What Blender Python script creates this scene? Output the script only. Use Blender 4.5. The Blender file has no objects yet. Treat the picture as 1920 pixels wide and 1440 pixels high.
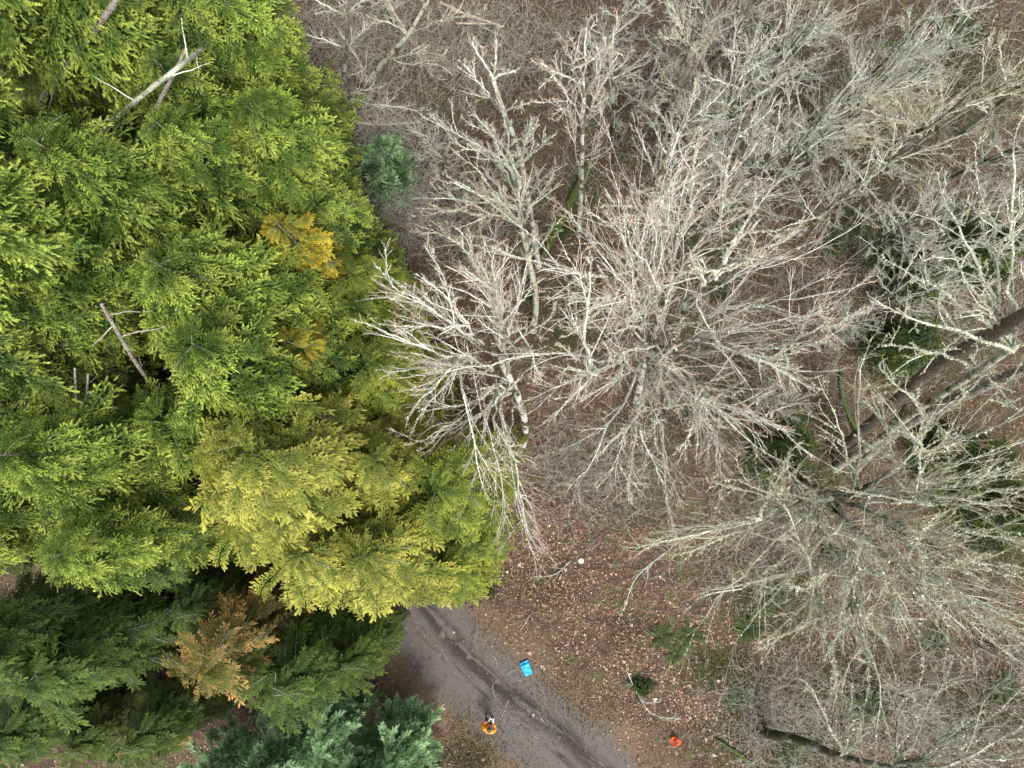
import bpy, math, random
import numpy as np
from mathutils import Vector, Matrix

random.seed(7)
RNG = np.random.default_rng(11)
R = math.radians
scene = bpy.context.scene

# ---------------------------------------------------------------- camera
CAM_H = 33.5
TILT = R(5.0)
FPX = 1333.0                      # focal length in photo pixels (photo 1920 wide)
cam_d = bpy.data.cameras.new('camera')
cam_d.sensor_width = 36.0
cam_d.lens = FPX / 1920.0 * 36.0
cam_d.clip_start = 0.1
cam_d.clip_end = 500.0
cam = bpy.data.objects.new('camera', cam_d)
cam.location = (0, 0, CAM_H)
cam.rotation_euler = (TILT, 0, 0)
scene.collection.objects.link(cam)
scene.camera = cam

# ---------------------------------------------------------------- light
SUN_EL, SUN_AZ = R(60), R(160)        # azimuth clockwise from +Y (picture up)
world = bpy.data.worlds.new('World')
scene.world = world
world.use_nodes = True
wn = world.node_tree
bg = wn.nodes['Background']
sky = wn.nodes.new('ShaderNodeTexSky')
sky.sky_type = 'NISHITA'
sky.sun_disc = False
sky.sun_elevation = SUN_EL
sky.sun_rotation = SUN_AZ
sky.air_density = 1.0
sky.dust_density = 3.0
sky.ozone_density = 0.6
# thin high cloud: same sky, most of its blue gone
hs = wn.nodes.new('ShaderNodeHueSaturation')
hs.inputs['Saturation'].default_value = 0.30
wn.links.new(sky.outputs[0], hs.inputs['Color'])
wn.links.new(hs.outputs[0], bg.inputs[0])
bg.inputs[1].default_value = 0.15
sun_d = bpy.data.lights.new('sun', 'SUN')
sun_d.energy = 1.5
sun_d.angle = R(16.0)
sun_d.color = (1.0, 0.96, 0.90)
sun = bpy.data.objects.new('sun', sun_d)
sdir = Vector((math.sin(SUN_AZ) * math.cos(SUN_EL), math.cos(SUN_AZ) * math.cos(SUN_EL), math.sin(SUN_EL)))
sun.rotation_euler = sdir.to_track_quat('Z', 'Y').to_euler()
sun.location = sdir * 60
scene.collection.objects.link(sun)
vs = scene.view_settings
vs.view_transform = 'Standard'
vs.look = 'None'
vs.gamma = 1.0
vs.use_curve_mapping = False
vs.exposure = 1.30

# ---------------------------------------------------------------- helpers
def at(px, py, z=0.0):
    """photo pixel -> world point on the horizontal plane z"""
    x = (px - 960.0) / FPX
    y = -(py - 720.0) / FPX
    c, s = math.cos(TILT), math.sin(TILT)
    d = (x, y * c + s, y * s - c)
    t = (z - CAM_H) / d[2]
    return np.array((d[0] * t, d[1] * t, z))

def link(o, parent=None):
    scene.collection.objects.link(o)
    if parent is not None:
        o.parent = parent
    return o

def tag(o, label=None, cat=None, group=None, kind=None):
    if label: o['label'] = label
    if cat: o['category'] = cat
    if group: o['group'] = group
    if kind: o['kind'] = kind
    return o

def empty(name, loc, label, cat, group=None, rz=0.0):
    o = bpy.data.objects.new(name, None)
    o.location = tuple(float(v) for v in loc)
    o.rotation_euler = (0, 0, rz)
    o.empty_display_size = 0.3
    link(o)
    return tag(o, label, cat, group)

def np_mesh(name, V, F, mat, attrs=None, smooth=False):
    """V (n,3); F (m,k) of constant k, or a list of such arrays"""
    if not isinstance(F, (list, tuple)):
        F = [F]
    F = [f for f in F if len(f)]
    me = bpy.data.meshes.new(name)
    V = np.ascontiguousarray(V, dtype=np.float32)
    me.vertices.add(len(V))
    me.vertices.foreach_set('co', V.ravel())
    idx = np.concatenate([f.ravel() for f in F]).astype(np.int32)
    sizes = np.concatenate([np.full(len(f), f.shape[1], dtype=np.int32) for f in F])
    starts = np.concatenate([[0], np.cumsum(sizes)[:-1]]).astype(np.int32)
    me.loops.add(len(idx))
    me.loops.foreach_set('vertex_index', idx)
    me.polygons.add(len(sizes))
    me.polygons.foreach_set('loop_start', starts)
    me.polygons.foreach_set('loop_total', sizes)
    if smooth:
        me.polygons.foreach_set('use_smooth', np.ones(len(sizes), dtype=bool))
    for k, a in (attrs or {}).items():
        at_ = me.attributes.new(k, 'FLOAT', 'POINT')
        at_.data.foreach_set('value', np.ascontiguousarray(a, dtype=np.float32))
    me.update(calc_edges=True)
    me.materials.append(mat)
    return me

def obj(name, me, parent=None, color=None):
    o = bpy.data.objects.new(name, me)
    if color is not None:
        o.color = (*color, 1.0)
    if parent is not None and name in ('branches', 'twigs', 'lichen'):
        o['kind'] = 'stuff'
    return link(o, parent)

def nrm(v):
    return v / np.maximum(np.linalg.norm(v, axis=-1, keepdims=True), 1e-9)

def tubes(P, Rad, sides=3):
    """P (n,K,3), Rad (n,K) -> verts, quads, and the per-vertex path index"""
    n, K, _ = P.shape
    T = np.empty_like(P)
    T[:, 1:-1] = P[:, 2:] - P[:, :-2]
    T[:, 0] = P[:, 1] - P[:, 0]
    T[:, -1] = P[:, -1] - P[:, -2]
    T = nrm(T)
    ref = np.zeros_like(T); ref[..., 2] = 1.0
    steep = np.abs(nrm(P[:, -1] - P[:, 0])[:, 2]) > 0.8
    ref[steep] = (1.0, 0.0, 0.0)
    U = nrm(np.cross(T, ref)); W = np.cross(T, U)
    a = np.linspace(0, 2 * math.pi, sides, endpoint=False)
    ring = (np.cos(a)[None, None, :, None] * U[:, :, None, :] + np.sin(a)[None, None, :, None] * W[:, :, None, :])
    V = P[:, :, None, :] + ring * Rad[:, :, None, None]
    V = V.reshape(-1, 3)
    i = np.arange(n)[:, None, None]; k = np.arange(K - 1)[None, :, None]; s = np.arange(sides)[None, None, :]
    s2 = (s + 1) % sides
    b = i * K * sides
    q = np.stack([b + k * sides + s, b + k * sides + s2, b + (k + 1) * sides + s2, b + (k + 1) * sides + s], -1)
    return V, q.reshape(-1, 4)

# ---------------------------------------------------------------- materials
def new_mat(name):
    m = bpy.data.materials.new(name)
    m.use_nodes = True
    nt = m.node_tree
    for n in list(nt.nodes):
        if n.type not in ('OUTPUT_MATERIAL', 'BSDF_PRINCIPLED'):
            nt.nodes.remove(n)
    p = nt.nodes['Principled BSDF']
    p.inputs['Roughness'].default_value = 0.8
    p.inputs['Specular IOR Level'].default_value = 0.25
    return m, nt, p

def N(nt, t, **kw):
    n = nt.nodes.new(t)
    for k, v in kw.items():
        setattr(n, k, v)
    return n

def noise(nt, vec, scale, detail=3.0, rough=0.6, dist=0.0):
    n = N(nt, 'ShaderNodeTexNoise')
    n.inputs['Scale'].default_value = scale
    n.inputs['Detail'].default_value = detail
    n.inputs['Roughness'].default_value = rough
    n.inputs['Distortion'].default_value = dist
    if vec is not None:
        nt.links.new(vec, n.inputs['Vector'])
    return n.outputs['Fac']

def ramp(nt, fac, stops, interp='LINEAR'):
    r = N(nt, 'ShaderNodeValToRGB')
    r.color_ramp.interpolation = interp
    el = r.color_ramp.elements
    while len(el) < len(stops):
        el.new(0.5)
    for e, (p, c) in zip(el, stops):
        e.position = p
        e.color = (*c, 1.0) if len(c) == 3 else c
    nt.links.new(fac, r.inputs[0])
    return r.outputs[0]

def g(v):
    return (v, v, v)

def mix(nt, fac, a, b, mode='MIX'):
    m = N(nt, 'ShaderNodeMix', data_type='RGBA', blend_type=mode)
    for i, v in ((0, fac), (6, a), (7, b)):
        if hasattr(v, 'is_linked') or hasattr(v, 'links'):
            nt.links.new(v, m.inputs[i])
        elif isinstance(v, tuple):
            m.inputs[i].default_value = (*v, 1.0)
        else:
            m.inputs[i].default_value = v
    return m.outputs[2]

def math_(nt, op, a, b=None, c=None):
    m = N(nt, 'ShaderNodeMath', operation=op)
    for i, v in enumerate((a, b, c)):
        if v is None: continue
        if hasattr(v, 'links'):
            nt.links.new(v, m.inputs[i])
        else:
            m.inputs[i].default_value = v
    return m.outputs[0]

def attr(nt, name):
    return N(nt, 'ShaderNodeAttribute', attribute_name=name).outputs['Fac']

def gpos(nt):
    return N(nt, 'ShaderNodeNewGeometry').outputs['Position']

def smooth_step(nt, v, a, b):
    m = N(nt, 'ShaderNodeMapRange', interpolation_type='SMOOTHSTEP')
    nt.links.new(v, m.inputs[0])
    m.inputs[1].default_value = a; m.inputs[2].default_value = b
    return m.outputs[0]

def foliage_mat(name, tip, rough=0.65, trans=0.38):
    """object colour = inner foliage, tip = young outer growth"""
    m, nt, p = new_mat(name)
    oi = N(nt, 'ShaderNodeObjectInfo')
    t = attr(nt, 'tip'); r = attr(nt, 'rnd')
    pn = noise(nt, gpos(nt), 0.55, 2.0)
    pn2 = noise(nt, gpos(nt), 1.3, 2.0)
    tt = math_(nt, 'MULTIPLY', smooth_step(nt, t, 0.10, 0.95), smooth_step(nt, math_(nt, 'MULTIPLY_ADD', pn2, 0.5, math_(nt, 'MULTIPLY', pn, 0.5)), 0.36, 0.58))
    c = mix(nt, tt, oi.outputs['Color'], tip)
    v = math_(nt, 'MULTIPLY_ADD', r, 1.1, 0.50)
    hsv = N(nt, 'ShaderNodeHueSaturation')
    nt.links.new(c, hsv.inputs['Color'])
    nt.links.new(v, hsv.inputs['Value'])
    nt.links.new(math_(nt, 'MULTIPLY_ADD', pn, 0.05, 0.475), hsv.inputs['Hue'])
    nt.links.new(hsv.outputs[0], p.inputs['Base Color'])
    p.inputs['Roughness'].default_value = rough
    tr = N(nt, 'ShaderNodeBsdfTranslucent')
    nt.links.new(hsv.outputs[0], tr.inputs[0])
    ms = N(nt, 'ShaderNodeMixShader')
    ms.inputs[0].default_value = trans
    nt.links.new(p.outputs[0], ms.inputs[1]); nt.links.new(tr.outputs[0], ms.inputs[2])
    nt.links.new(ms.outputs[0], nt.nodes['Material Output'].inputs[0])
    return m

M = {}
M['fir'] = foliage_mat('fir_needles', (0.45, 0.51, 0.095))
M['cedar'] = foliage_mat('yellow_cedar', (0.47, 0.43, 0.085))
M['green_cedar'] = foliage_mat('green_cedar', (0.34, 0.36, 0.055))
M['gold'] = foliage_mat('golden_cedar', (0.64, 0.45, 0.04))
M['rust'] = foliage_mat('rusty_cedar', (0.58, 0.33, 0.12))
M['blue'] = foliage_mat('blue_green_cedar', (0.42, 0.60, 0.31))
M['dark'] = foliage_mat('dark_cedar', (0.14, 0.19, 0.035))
M['fern'] = foliage_mat('fern_leaf', (0.085, 0.12, 0.028))

def bark_mat(name, pale, lichen, tipc, dark, lich_amt=0.5, moss=0.0):
    """attribute 'lv': 0 trunk ... 1 thinnest twig"""
    m, nt, p = new_mat(name)
    pos = gpos(nt)
    lv = attr(nt, 'lv'); r = attr(nt, 'rnd')
    n1 = noise(nt, pos, 4.0, 4.0, 0.65)
    n2 = noise(nt, pos, 14.0, 3.0, 0.7)
    c = mix(nt, smooth_step(nt, math_(nt, 'ADD', n2, math_(nt, 'MULTIPLY', lv, 0.12)), 0.42, 0.58), dark, pale)
    c = mix(nt, smooth_step(nt, n1, 0.62 - 0.25 * lich_amt, 0.70 - 0.15 * lich_amt), c, lichen)
    if moss:
        n3 = noise(nt, pos, 1.6, 3.0, 0.6)
        mm = math_(nt, 'MULTIPLY', smooth_step(nt, n3, 0.58 - 0.2 * moss, 0.68 - 0.2 * moss), smooth_step(nt, lv, 0.30, 0.05))
        c = mix(nt, mm, c, (0.060, 0.066, 0.014))
    c = mix(nt, math_(nt, 'MULTIPLY', smooth_step(nt, lv, 0.20, 0.02), 0.9), c, (0.62, 0.62, 0.60), 'MULTIPLY')
    c = mix(nt, smooth_step(nt, lv, 0.86, 1.06), c, tipc)
    v = math_(nt, 'MULTIPLY_ADD', math_(nt, 'POWER', r, 1.3), 0.85, 0.55)
    hsv = N(nt, 'ShaderNodeHueSaturation')
    nt.links.new(c, hsv.inputs['Color']); nt.links.new(v, hsv.inputs['Value'])
    nt.links.new(hsv.outputs[0], p.inputs['Base Color'])
    bp = N(nt, 'ShaderNodeBump'); bp.inputs['Strength'].default_value = 0.6; bp.inputs['Distance'].default_value = 0.02
    nt.links.new(math_(nt, 'ADD', n2, math_(nt, 'MULTIPLY', n1, 2.0)), bp.inputs['Height']); nt.links.new(bp.outputs[0], p.inputs['Normal'])
    p.inputs['Roughness'].default_value = 0.85
    return m

M['bark'] = bark_mat('lichened_grey_bark', (0.60, 0.58, 0.50), (0.42, 0.46, 0.32), (0.50, 0.36, 0.20), (0.15, 0.15, 0.09), 0.7, 0.4)
M['bark_white'] = bark_mat('pale_white_bark', (0.76, 0.73, 0.69), (0.44, 0.48, 0.36), (0.55, 0.33, 0.20), (0.26, 0.24, 0.19), 0.5, 0.5)
M['bark_grey'] = bark_mat('grey_twig_bark', (0.60, 0.58, 0.55), (0.46, 0.51, 0.42), (0.42, 0.35, 0.31), (0.17, 0.16, 0.13), 0.8, 0.6)
M['bark_fir'] = bark_mat('fir_bark', (0.36, 0.32, 0.28), (0.38, 0.38, 0.33), (0.40, 0.36, 0.30), (0.15, 0.115, 0.09), 0.3, 0.2)
M['bark_dark'] = bark_mat('dark_furrowed_bark', (0.15, 0.12, 0.10), (0.30, 0.30, 0.25), (0.2, 0.17, 0.13), (0.055, 0.042, 0.034), 0.1, 0.6)
M['bark_mossy'] = bark_mat('lichen_moss_bark', (0.34, 0.32, 0.28), (0.42, 0.43, 0.36), (0.3, 0.27, 0.2), (0.06, 0.05, 0.035), 0.45, 0.8)
M['moss_log'] = bark_mat('mossy_log', (0.055, 0.085, 0.015), (0.040, 0.062, 0.012), (0.1, 0.15, 0.02), (0.05, 0.06, 0.015), 0.5, 0.9)
M['stick'] = bark_mat('dry_stick', (0.44, 0.36, 0.27), (0.40, 0.38, 0.28), (0.42, 0.33, 0.24), (0.22, 0.16, 0.11), 0.1, 0.0)

M['brush'] = bark_mat('dull_brush_bark', (0.40, 0.37, 0.33), (0.40, 0.43, 0.34), (0.36, 0.29, 0.24), (0.17, 0.14, 0.11), 0.6, 0.3)
def lichen_mat():
    m, nt, p = new_mat('lichen_tufts')
    r = attr(nt, 'rnd')
    c = ramp(nt, r, [(0.0, (0.12, 0.14, 0.04)), (0.3, (0.34, 0.37, 0.24)), (0.7, (0.50, 0.53, 0.42)), (1.0, (0.60, 0.62, 0.50))])
    nt.links.new(c, p.inputs['Base Color'])
    p.inputs['Roughness'].default_value = 0.95
    return m
M['lichen'] = lichen_mat()

def plain(name, col, rough=0.6, var=0.15, scale=20.0, metallic=0.0):
    m, nt, p = new_mat(name)
    tc = N(nt, 'ShaderNodeTexCoord')
    n = noise(nt, tc.outputs['Object'], scale, 3.0)
    c = mix(nt, n, tuple(x * (1 - var) for x in col), tuple(min(1, x * (1 + var)) for x in col))
    nt.links.new(c, p.inputs['Base Color'])
    p.inputs['Roughness'].default_value = rough
    p.inputs['Metallic'].default_value = metallic
    return m

# ---------------------------------------------------------------- road line
ROAD_PX = [(-260, 330), (-60, 520), (90, 620), (210, 700), (330, 790), (460, 880), (590, 970), (700, 1065), (785, 1155), (855, 1238), (925, 1300), (1005, 1362), (1085, 1430), (1200, 1530), (1340, 1650), (1500, 1800)]
RP = np.array([at(x, y)[:2] for x, y in ROAD_PX])
def catmull(Pts, m=12):
    out = []
    Q = np.vstack([2 * Pts[0] - Pts[1], Pts, 2 * Pts[-1] - Pts[-2]])
    for i in range(1, len(Q) - 2):
        for t in np.linspace(0, 1, m, endpoint=False):
            a, b, c, d = Q[i - 1], Q[i], Q[i + 1], Q[i + 2]
            out.append(0.5 * ((2 * b) + (c - a) * t + (2 * a - 5 * b + 4 * c - d) * t * t + (3 * b - a - 3 * c + d) * t ** 3))
    out.append(Q[-2])
    return np.array(out)
RL = catmull(RP, 10)
RT = nrm(np.gradient(RL, axis=0))
RN = np.stack([-RT[:, 1], RT[:, 0]], -1)             # left of travel = towards picture upper right
RS = np.concatenate([[0], np.cumsum(np.linalg.norm(np.diff(RL, axis=0), axis=1))])

def road_coords(XY):
    """signed lateral distance (positive = right-hand/upper verge) and distance along"""
    sd = np.empty(len(XY)); al = np.empty(len(XY))
    for i0 in range(0, len(XY), 20000):
        q = XY[i0:i0 + 20000]
        d2 = ((q[:, None, :] - RL[None]) ** 2).sum(-1)
        j = d2.argmin(1)
        rel = q - RL[j]
        sd[i0:i0 + 20000] = (rel * RN[j]).sum(-1)
        al[i0:i0 + 20000] = RS[j] + (rel * RT[j]).sum(-1)
    return sd, al

def hsh(x, y, s):
    """smooth value noise, vectorised"""
    x = x * s + 37.1; y = y * s + 91.7
    xi = np.floor(x).astype(int); yi = np.floor(y).astype(int)
    fx = x - xi; fy = y - yi
    fx = fx * fx * (3 - 2 * fx); fy = fy * fy * (3 - 2 * fy)
    def h(a, b):
        v = np.sin(a * 127.1 + b * 311.7) * 43758.5453
        return v - np.floor(v)
    return (h(xi, yi) * (1 - fx) + h(xi + 1, yi) * fx) * (1 - fy) + (h(xi, yi + 1) * (1 - fx) + h(xi + 1, yi + 1) * fx) * fy

def ground_z(XY, sd=None):
    if sd is None:
        sd, _ = road_coords(XY)
    x, y = XY[:, 0], XY[:, 1]
    w = np.clip((np.abs(sd) - 1.6) / 2.5, 0, 1)
    big = (hsh(x, y, 0.22) - 0.5) * 0.5 + (hsh(x, y, 0.7) - 0.5) * 0.16
    fine = (hsh(x, y, 2.3) - 0.5) * 0.05
    rut = -0.05 * np.exp(-((sd - 0.35) / 0.28) ** 2) - 0.035 * np.exp(-((sd + 0.95) / 0.3) ** 2)
    return big * w + fine * (0.25 + 0.75 * w) + rut

def gz(x, y):
    return float(ground_z(np.array([[x, y]]))[0])

GREEN_SPOTS = [(1350, 1250, 1.2, .7), (1450, 1120, 1.8, 1.3), (1600, 1290, 2.0, 1.0), (1300, 420, 2, 2), (1560, 200, 3.5, 2.4), (1700, 420, 2.6, 2.4), (1820, 150, 2.2, 2.0), (1090, 380, .8, 1.6), (1060, 600, .8, 1.5), (1400, 760, 2.4, 1.2), (1500, 870, 2, 1.3), (1720, 640, 2, 1.6), (1850, 950, 2.4, 3), (1480, 1400, 2.4, 1), (1850, 1350, 2, 1), (1220, 900, 1.0, 1.2), (800, 230, .9, .9), (120, 1310, 1.4, .9), (1330, 640, 1.3, 1.0)]
def green_at(P):
    v = np.zeros(len(P))
    for px, py, sx, sy in GREEN_SPOTS:
        c = at(px, py)
        v = np.maximum(v, np.exp(-0.5 * (((P[:, 0] - c[0]) / sx) ** 2 + ((P[:, 1] - c[1]) / sy) ** 2)))
    return np.clip(v * 1.3 * (0.35 + hsh(P[:, 0], P[:, 1], 0.9)), 0, 1)

def soil_mat():
    m, nt, p = new_mat('forest_soil')
    pos = gpos(nt)
    sd = attr(nt, 'sd'); al = attr(nt, 'al')
    # litter
    vo = N(nt, 'ShaderNodeTexVoronoi'); vo.inputs['Scale'].default_value = 16.0
    nt.links.new(pos, vo.inputs['Vector'])
    sepc = N(nt, 'ShaderNodeSeparateColor'); nt.links.new(vo.outputs['Color'], sepc.inputs[0])
    lit = ramp(nt, sepc.outputs[0], [(0.0, (0.026, 0.020, 0.014)), (0.35, (0.062, 0.040, 0.028)), (0.7, (0.125, 0.075, 0.052)), (1.0, (0.20, 0.13, 0.09))])
    n_big = noise(nt, pos, 0.28, 4.0, 0.6)
    n_mid = noise(nt, pos, 1.7, 4.0, 0.65)
    n_fine = noise(nt, pos, 22.0, 4.0, 0.7)
    dark = mix(nt, smooth_step(nt, n_mid, 0.35, 0.62), (0.05, 0.035, 0.025), lit)
    green = mix(nt, n_fine, (0.03, 0.04, 0.012), (0.085, 0.095, 0.03))
    gm = math_(nt, 'MULTIPLY', smooth_step(nt, n_mid, 0.50, 0.64), smooth_step(nt, n_big, 0.34, 0.55))
    forest = mix(nt, math_(nt, 'MULTIPLY', gm, 0.9), dark, green)
    forest = mix(nt, math_(nt, 'MULTIPLY', attr(nt, 'gr'), smooth_step(nt, n_fine, 0.35, 0.6)), forest, (0.035, 0.047, 0.014))
    # verge: brown needles and thin dry grass
    verge = mix(nt, n_fine, (0.055, 0.040, 0.027), (0.17, 0.122, 0.082))
    verge = mix(nt, math_(nt, 'MULTIPLY', smooth_step(nt, n_mid, 0.52, 0.68), 0.5), verge, (0.10, 0.115, 0.045))
    # road: packed grey dirt with wet streaks that run along it
    cv = N(nt, 'ShaderNodeCombineXYZ')
    nt.links.new(math_(nt, 'MULTIPLY', sd, 2.6), cv.inputs[0])
    nt.links.new(math_(nt, 'MULTIPLY', al, 0.42), cv.inputs[1])
    st = noise(nt, cv.outputs[0], 1.0, 5.0, 0.62, 0.5)
    base = ramp(nt, n_fine, [(0.28, (0.062, 0.054, 0.049)), (0.55, (0.098, 0.087, 0.080)), (0.8, (0.145, 0.131, 0.121))])
    wob = math_(nt, 'MULTIPLY_ADD', noise(nt, pos, 0.5, 3.0), 0.9, -0.45)
    sdw = math_(nt, 'ADD', sd, wob)
    rut = math_(nt, 'MULTIPLY', smooth_step(nt, math_(nt, 'ABSOLUTE', math_(nt, 'SUBTRACT', sdw, 0.45)), 0.62, 0.10), smooth_step(nt, st, 0.36, 0.50))
    rut2 = math_(nt, 'MULTIPLY', smooth_step(nt, math_(nt, 'ABSOLUTE', math_(nt, 'SUBTRACT', sdw, -0.30)), 0.30, 0.05), smooth_step(nt, st, 0.46, 0.64))
    wet = math_(nt, 'MAXIMUM', rut, math_(nt, 'MULTIPLY', rut2, 0.8))
    spots = math_(nt, 'MULTIPLY', smooth_step(nt, noise(nt, pos, 1.8, 6.0, 0.75), 0.56, 0.66), 0.7)
    wet = math_(nt, 'MAXIMUM', wet, spots)
    road = mix(nt, math_(nt, 'MULTIPLY', wet, 0.88), base, (0.024, 0.021, 0.020))
    road = mix(nt, math_(nt, 'MULTIPLY', smooth_step(nt, n_mid, 0.58, 0.72), 0.55), road, (0.20, 0.165, 0.12))
    edge_n = math_(nt, 'MULTIPLY_ADD', noise(nt, pos, 1.5, 5.0, 0.7), 1.7, -0.85)
    ad = math_(nt, 'ADD', math_(nt, 'ABSOLUTE', sd), edge_n)
    ff = math_(nt, 'MULTIPLY_ADD', n_fine, 0.5, -0.25)
    ad = math_(nt, 'ADD', ad, ff)
    c = mix(nt, smooth_step(nt, ad, 1.35, 2.15), road, verge)
    c = mix(nt, smooth_step(nt, ad, 2.3, 3.4), c, forest)
    nt.links.new(c, p.inputs['Base Color'])
    p.inputs['Roughness'].default_value = 0.95
    bp = N(nt, 'ShaderNodeBump'); bp.inputs['Strength'].default_value = 0.8; bp.inputs['Distance'].default_value = 0.03
    nt.links.new(n_fine, bp.inputs['Height']); nt.links.new(bp.outputs[0], p.inputs['Normal'])
    return m
M['soil'] = soil_mat()

# ground sheet: fine in the middle, reaching far out
def axis(a, b, far, n, nf):
    inner = np.linspace(a, b, n)
    lo = a - np.geomspace(0.3, far, nf)[::-1]
    hi = b + np.geomspace(0.3, far, nf)
    return np.concatenate([lo, inner, hi])
gx = axis(-27, 27, 250, 360, 16)
gy = axis(-20, 26, 250, 310, 16)
GX, GY = np.meshgrid(gx, gy, indexing='ij')
XY = np.stack([GX.ravel(), GY.ravel()], -1)
sd, al = road_coords(XY)
Z = ground_z(XY, sd)
nx, ny = len(gx), len(gy)
ii, jj = np.meshgrid(np.arange(nx - 1), np.arange(ny - 1), indexing='ij')
q = np.stack([ii * ny + jj, (ii + 1) * ny + jj, (ii + 1) * ny + jj + 1, ii * ny + jj + 1], -1).reshape(-1, 4)
me = np_mesh('ground', np.column_stack([XY, Z]), q, M['soil'], {'sd': sd, 'al': al, 'gr': green_at(XY)}, smooth=True)
tag(obj('ground', me), kind='structure')

# road ribbon 4 mm above the ground sheet
W = 1.9
nu = 29
u = np.linspace(-1, 1, nu)
RLs = catmull(RP, 22); RTs = nrm(np.gradient(RLs, axis=0)); RNs = np.stack([-RTs[:, 1], RTs[:, 0]], -1)
ew = W + (hsh(np.arange(len(RLs)) * 1.0, np.zeros(len(RLs)), 0.31) - 0.5) * 0.7
XYr = (RLs[:, None, :] + RNs[:, None, :] * (u[None, :, None] * ew[:, None, None])).reshape(-1, 2)
sdr, alr = road_coords(XYr)
n0 = len(RLs)
ii, jj = np.meshgrid(np.arange(n0 - 1), np.arange(nu - 1), indexing='ij')
q = np.stack([ii * nu + jj, ii * nu + jj + 1, (ii + 1) * nu + jj + 1, (ii + 1) * nu + jj], -1).reshape(-1, 4)
q = q[:, ::-1]
me = np_mesh('dirt_road', np.column_stack([XYr, ground_z(XYr, sdr) + 0.012]), q, M['soil'], {'sd': sdr, 'al': alr}, smooth=True)
tag(obj('dirt_road', me), kind='structure')

# ---------------------------------------------------------------- leaf litter (stuff)
def litter_mat():
    m, nt, p = new_mat('fallen_leaves')
    r = attr(nt, 'rnd')
    c = ramp(nt, r, [(0.0, (0.045, 0.030, 0.022)), (0.25, (0.085, 0.048, 0.034)), (0.5, (0.165, 0.092, 0.064)), (0.75, (0.26, 0.145, 0.098)), (0.93, (0.34, 0.20, 0.135)), (1.0, (0.42, 0.33, 0.24))])
    nt.links.new(c, p.inputs['Base Color'])
    return m
M['litter'] = litter_mat()

def scatter_leaves(n, x0, x1, y0, y1):
    P = np.column_stack([RNG.uniform(x0, x1, n), RNG.uniform(y0, y1, n)])
    sd, al = road_coords(P)
    dens = np.clip((np.abs(sd) - 1.2) / 2.3, 0.03, 1)
    dens *= np.where(sd > 0, 1.0, 0.35) * (1 + 0.6 * np.exp(-((sd - 5.0) / 3.0) ** 2))
    dens *= 0.15 + 1.3 * hsh(P[:, 0], P[:, 1], 0.55) * (0.15 + 1.3 * hsh(P[:, 0], P[:, 1], 1.9))
    dens *= 1 - 0.75 * green_at(P)
    keep = RNG.random(n) < dens
    P = P[keep]; sd = sd[keep]; n = len(P)
    a = RNG.uniform(0, 2 * math.pi, n); s = np.clip(RNG.lognormal(-3.6, 0.5, n), 0.010, 0.10) * np.where(RNG.random(n) < .12, 1.35, 1)
    tz = RNG.normal(0, 0.35, (n, 4)) * s[:, None]
    # maple-like: 5 point star-ish outline as a fan of 2 quads
    ang = np.array([0, 0.95, 2.2, 3.4, 4.7, 5.5]); rad = np.array([1.0, 0.5, 0.9, 0.55, 0.9, 0.5])
    A = a[:, None] + ang[None]
    Rr = rad[None] * s[:, None] * RNG.uniform(0.75, 1.2, (n, 6))
    X = P[:, 0:1] + np.cos(A) * Rr; Y = P[:, 1:2] + np.sin(A) * Rr
    tilt = RNG.normal(0, 0.4, (n, 2))
    Zz = ground_z(P, sd)[:, None] + 0.03 + (X - P[:, 0:1]) * tilt[:, :1] + (Y - P[:, 1:2]) * tilt[:, 1:] + np.abs(RNG.normal(0, 0.010, (n, 6)))
    V = np.stack([X, Y, Zz], -1).reshape(-1, 3)
    F = (np.arange(n)[:, None] * 6 + np.arange(6)[None])
    r = np.clip(RNG.beta(2.0, 2.2, n) + 0.13 * np.exp(-((sd - 5.0) / 3.0) ** 2) + (hsh(P[:, 0], P[:, 1], 0.35) - 0.5) * 0.35 - np.clip(P[:, 1] / 40, -0.1, 0.2), 0, 1)
    return V, F, np.repeat(r, 6)
V, F, r = scatter_leaves(330000, -24, 26, -18, 22)
o = obj('leaf_litter', np_mesh('leaf_litter', V, F, M['litter'], {'rnd': r}))
tag(o, 'pinkish brown fallen maple leaves covering the forest floor beside the dirt road', 'fallen leaves', kind='stuff')

# ---------------------------------------------------------------- grass, low green cover (stuff)
def blades(n, cx, cy, sx, sy, h, w, spread=0.6):
    P = np.column_stack([RNG.normal(cx, sx, n), RNG.normal(cy, sy, n)])
    a = RNG.uniform(0, 2 * math.pi, n)
    L = RNG.uniform(0.5, 1.2, n) * h
    d = np.stack([np.cos(a), np.sin(a)], -1)
    z0 = ground_z(P)
    side = np.stack([-d[:, 1], d[:, 0]], -1) * (w * 0.5)
    out = RNG.uniform(0.3, 1.2, n)[:, None] * spread * L[:, None]
    b1 = np.column_stack([P + side, z0]); b2 = np.column_stack([P - side, z0])
    m1 = np.column_stack([P + d * out * 0.5 + side * .8, z0 + L * 0.6]); m2 = np.column_stack([P + d * out * 0.5 - side * .8, z0 + L * 0.6])
    t = np.column_stack([P + d * out, z0 + L * 0.75])
    V = np.stack([b1, b2, m2, t, m1], 1).reshape(-1, 3)
    F = np.arange(n)[:, None] * 5 + np.arange(5)[None]
    return V, F, np.repeat(RNG.random(n), 5)

def merge(parts):
    Vs, Fs, rs, off = [], [], [], 0
    for V, F, r in parts:
        Vs.append(V); Fs.append(F + off); rs.append(r); off += len(V)
    return np.concatenate(Vs), Fs, np.concatenate(rs)

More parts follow.
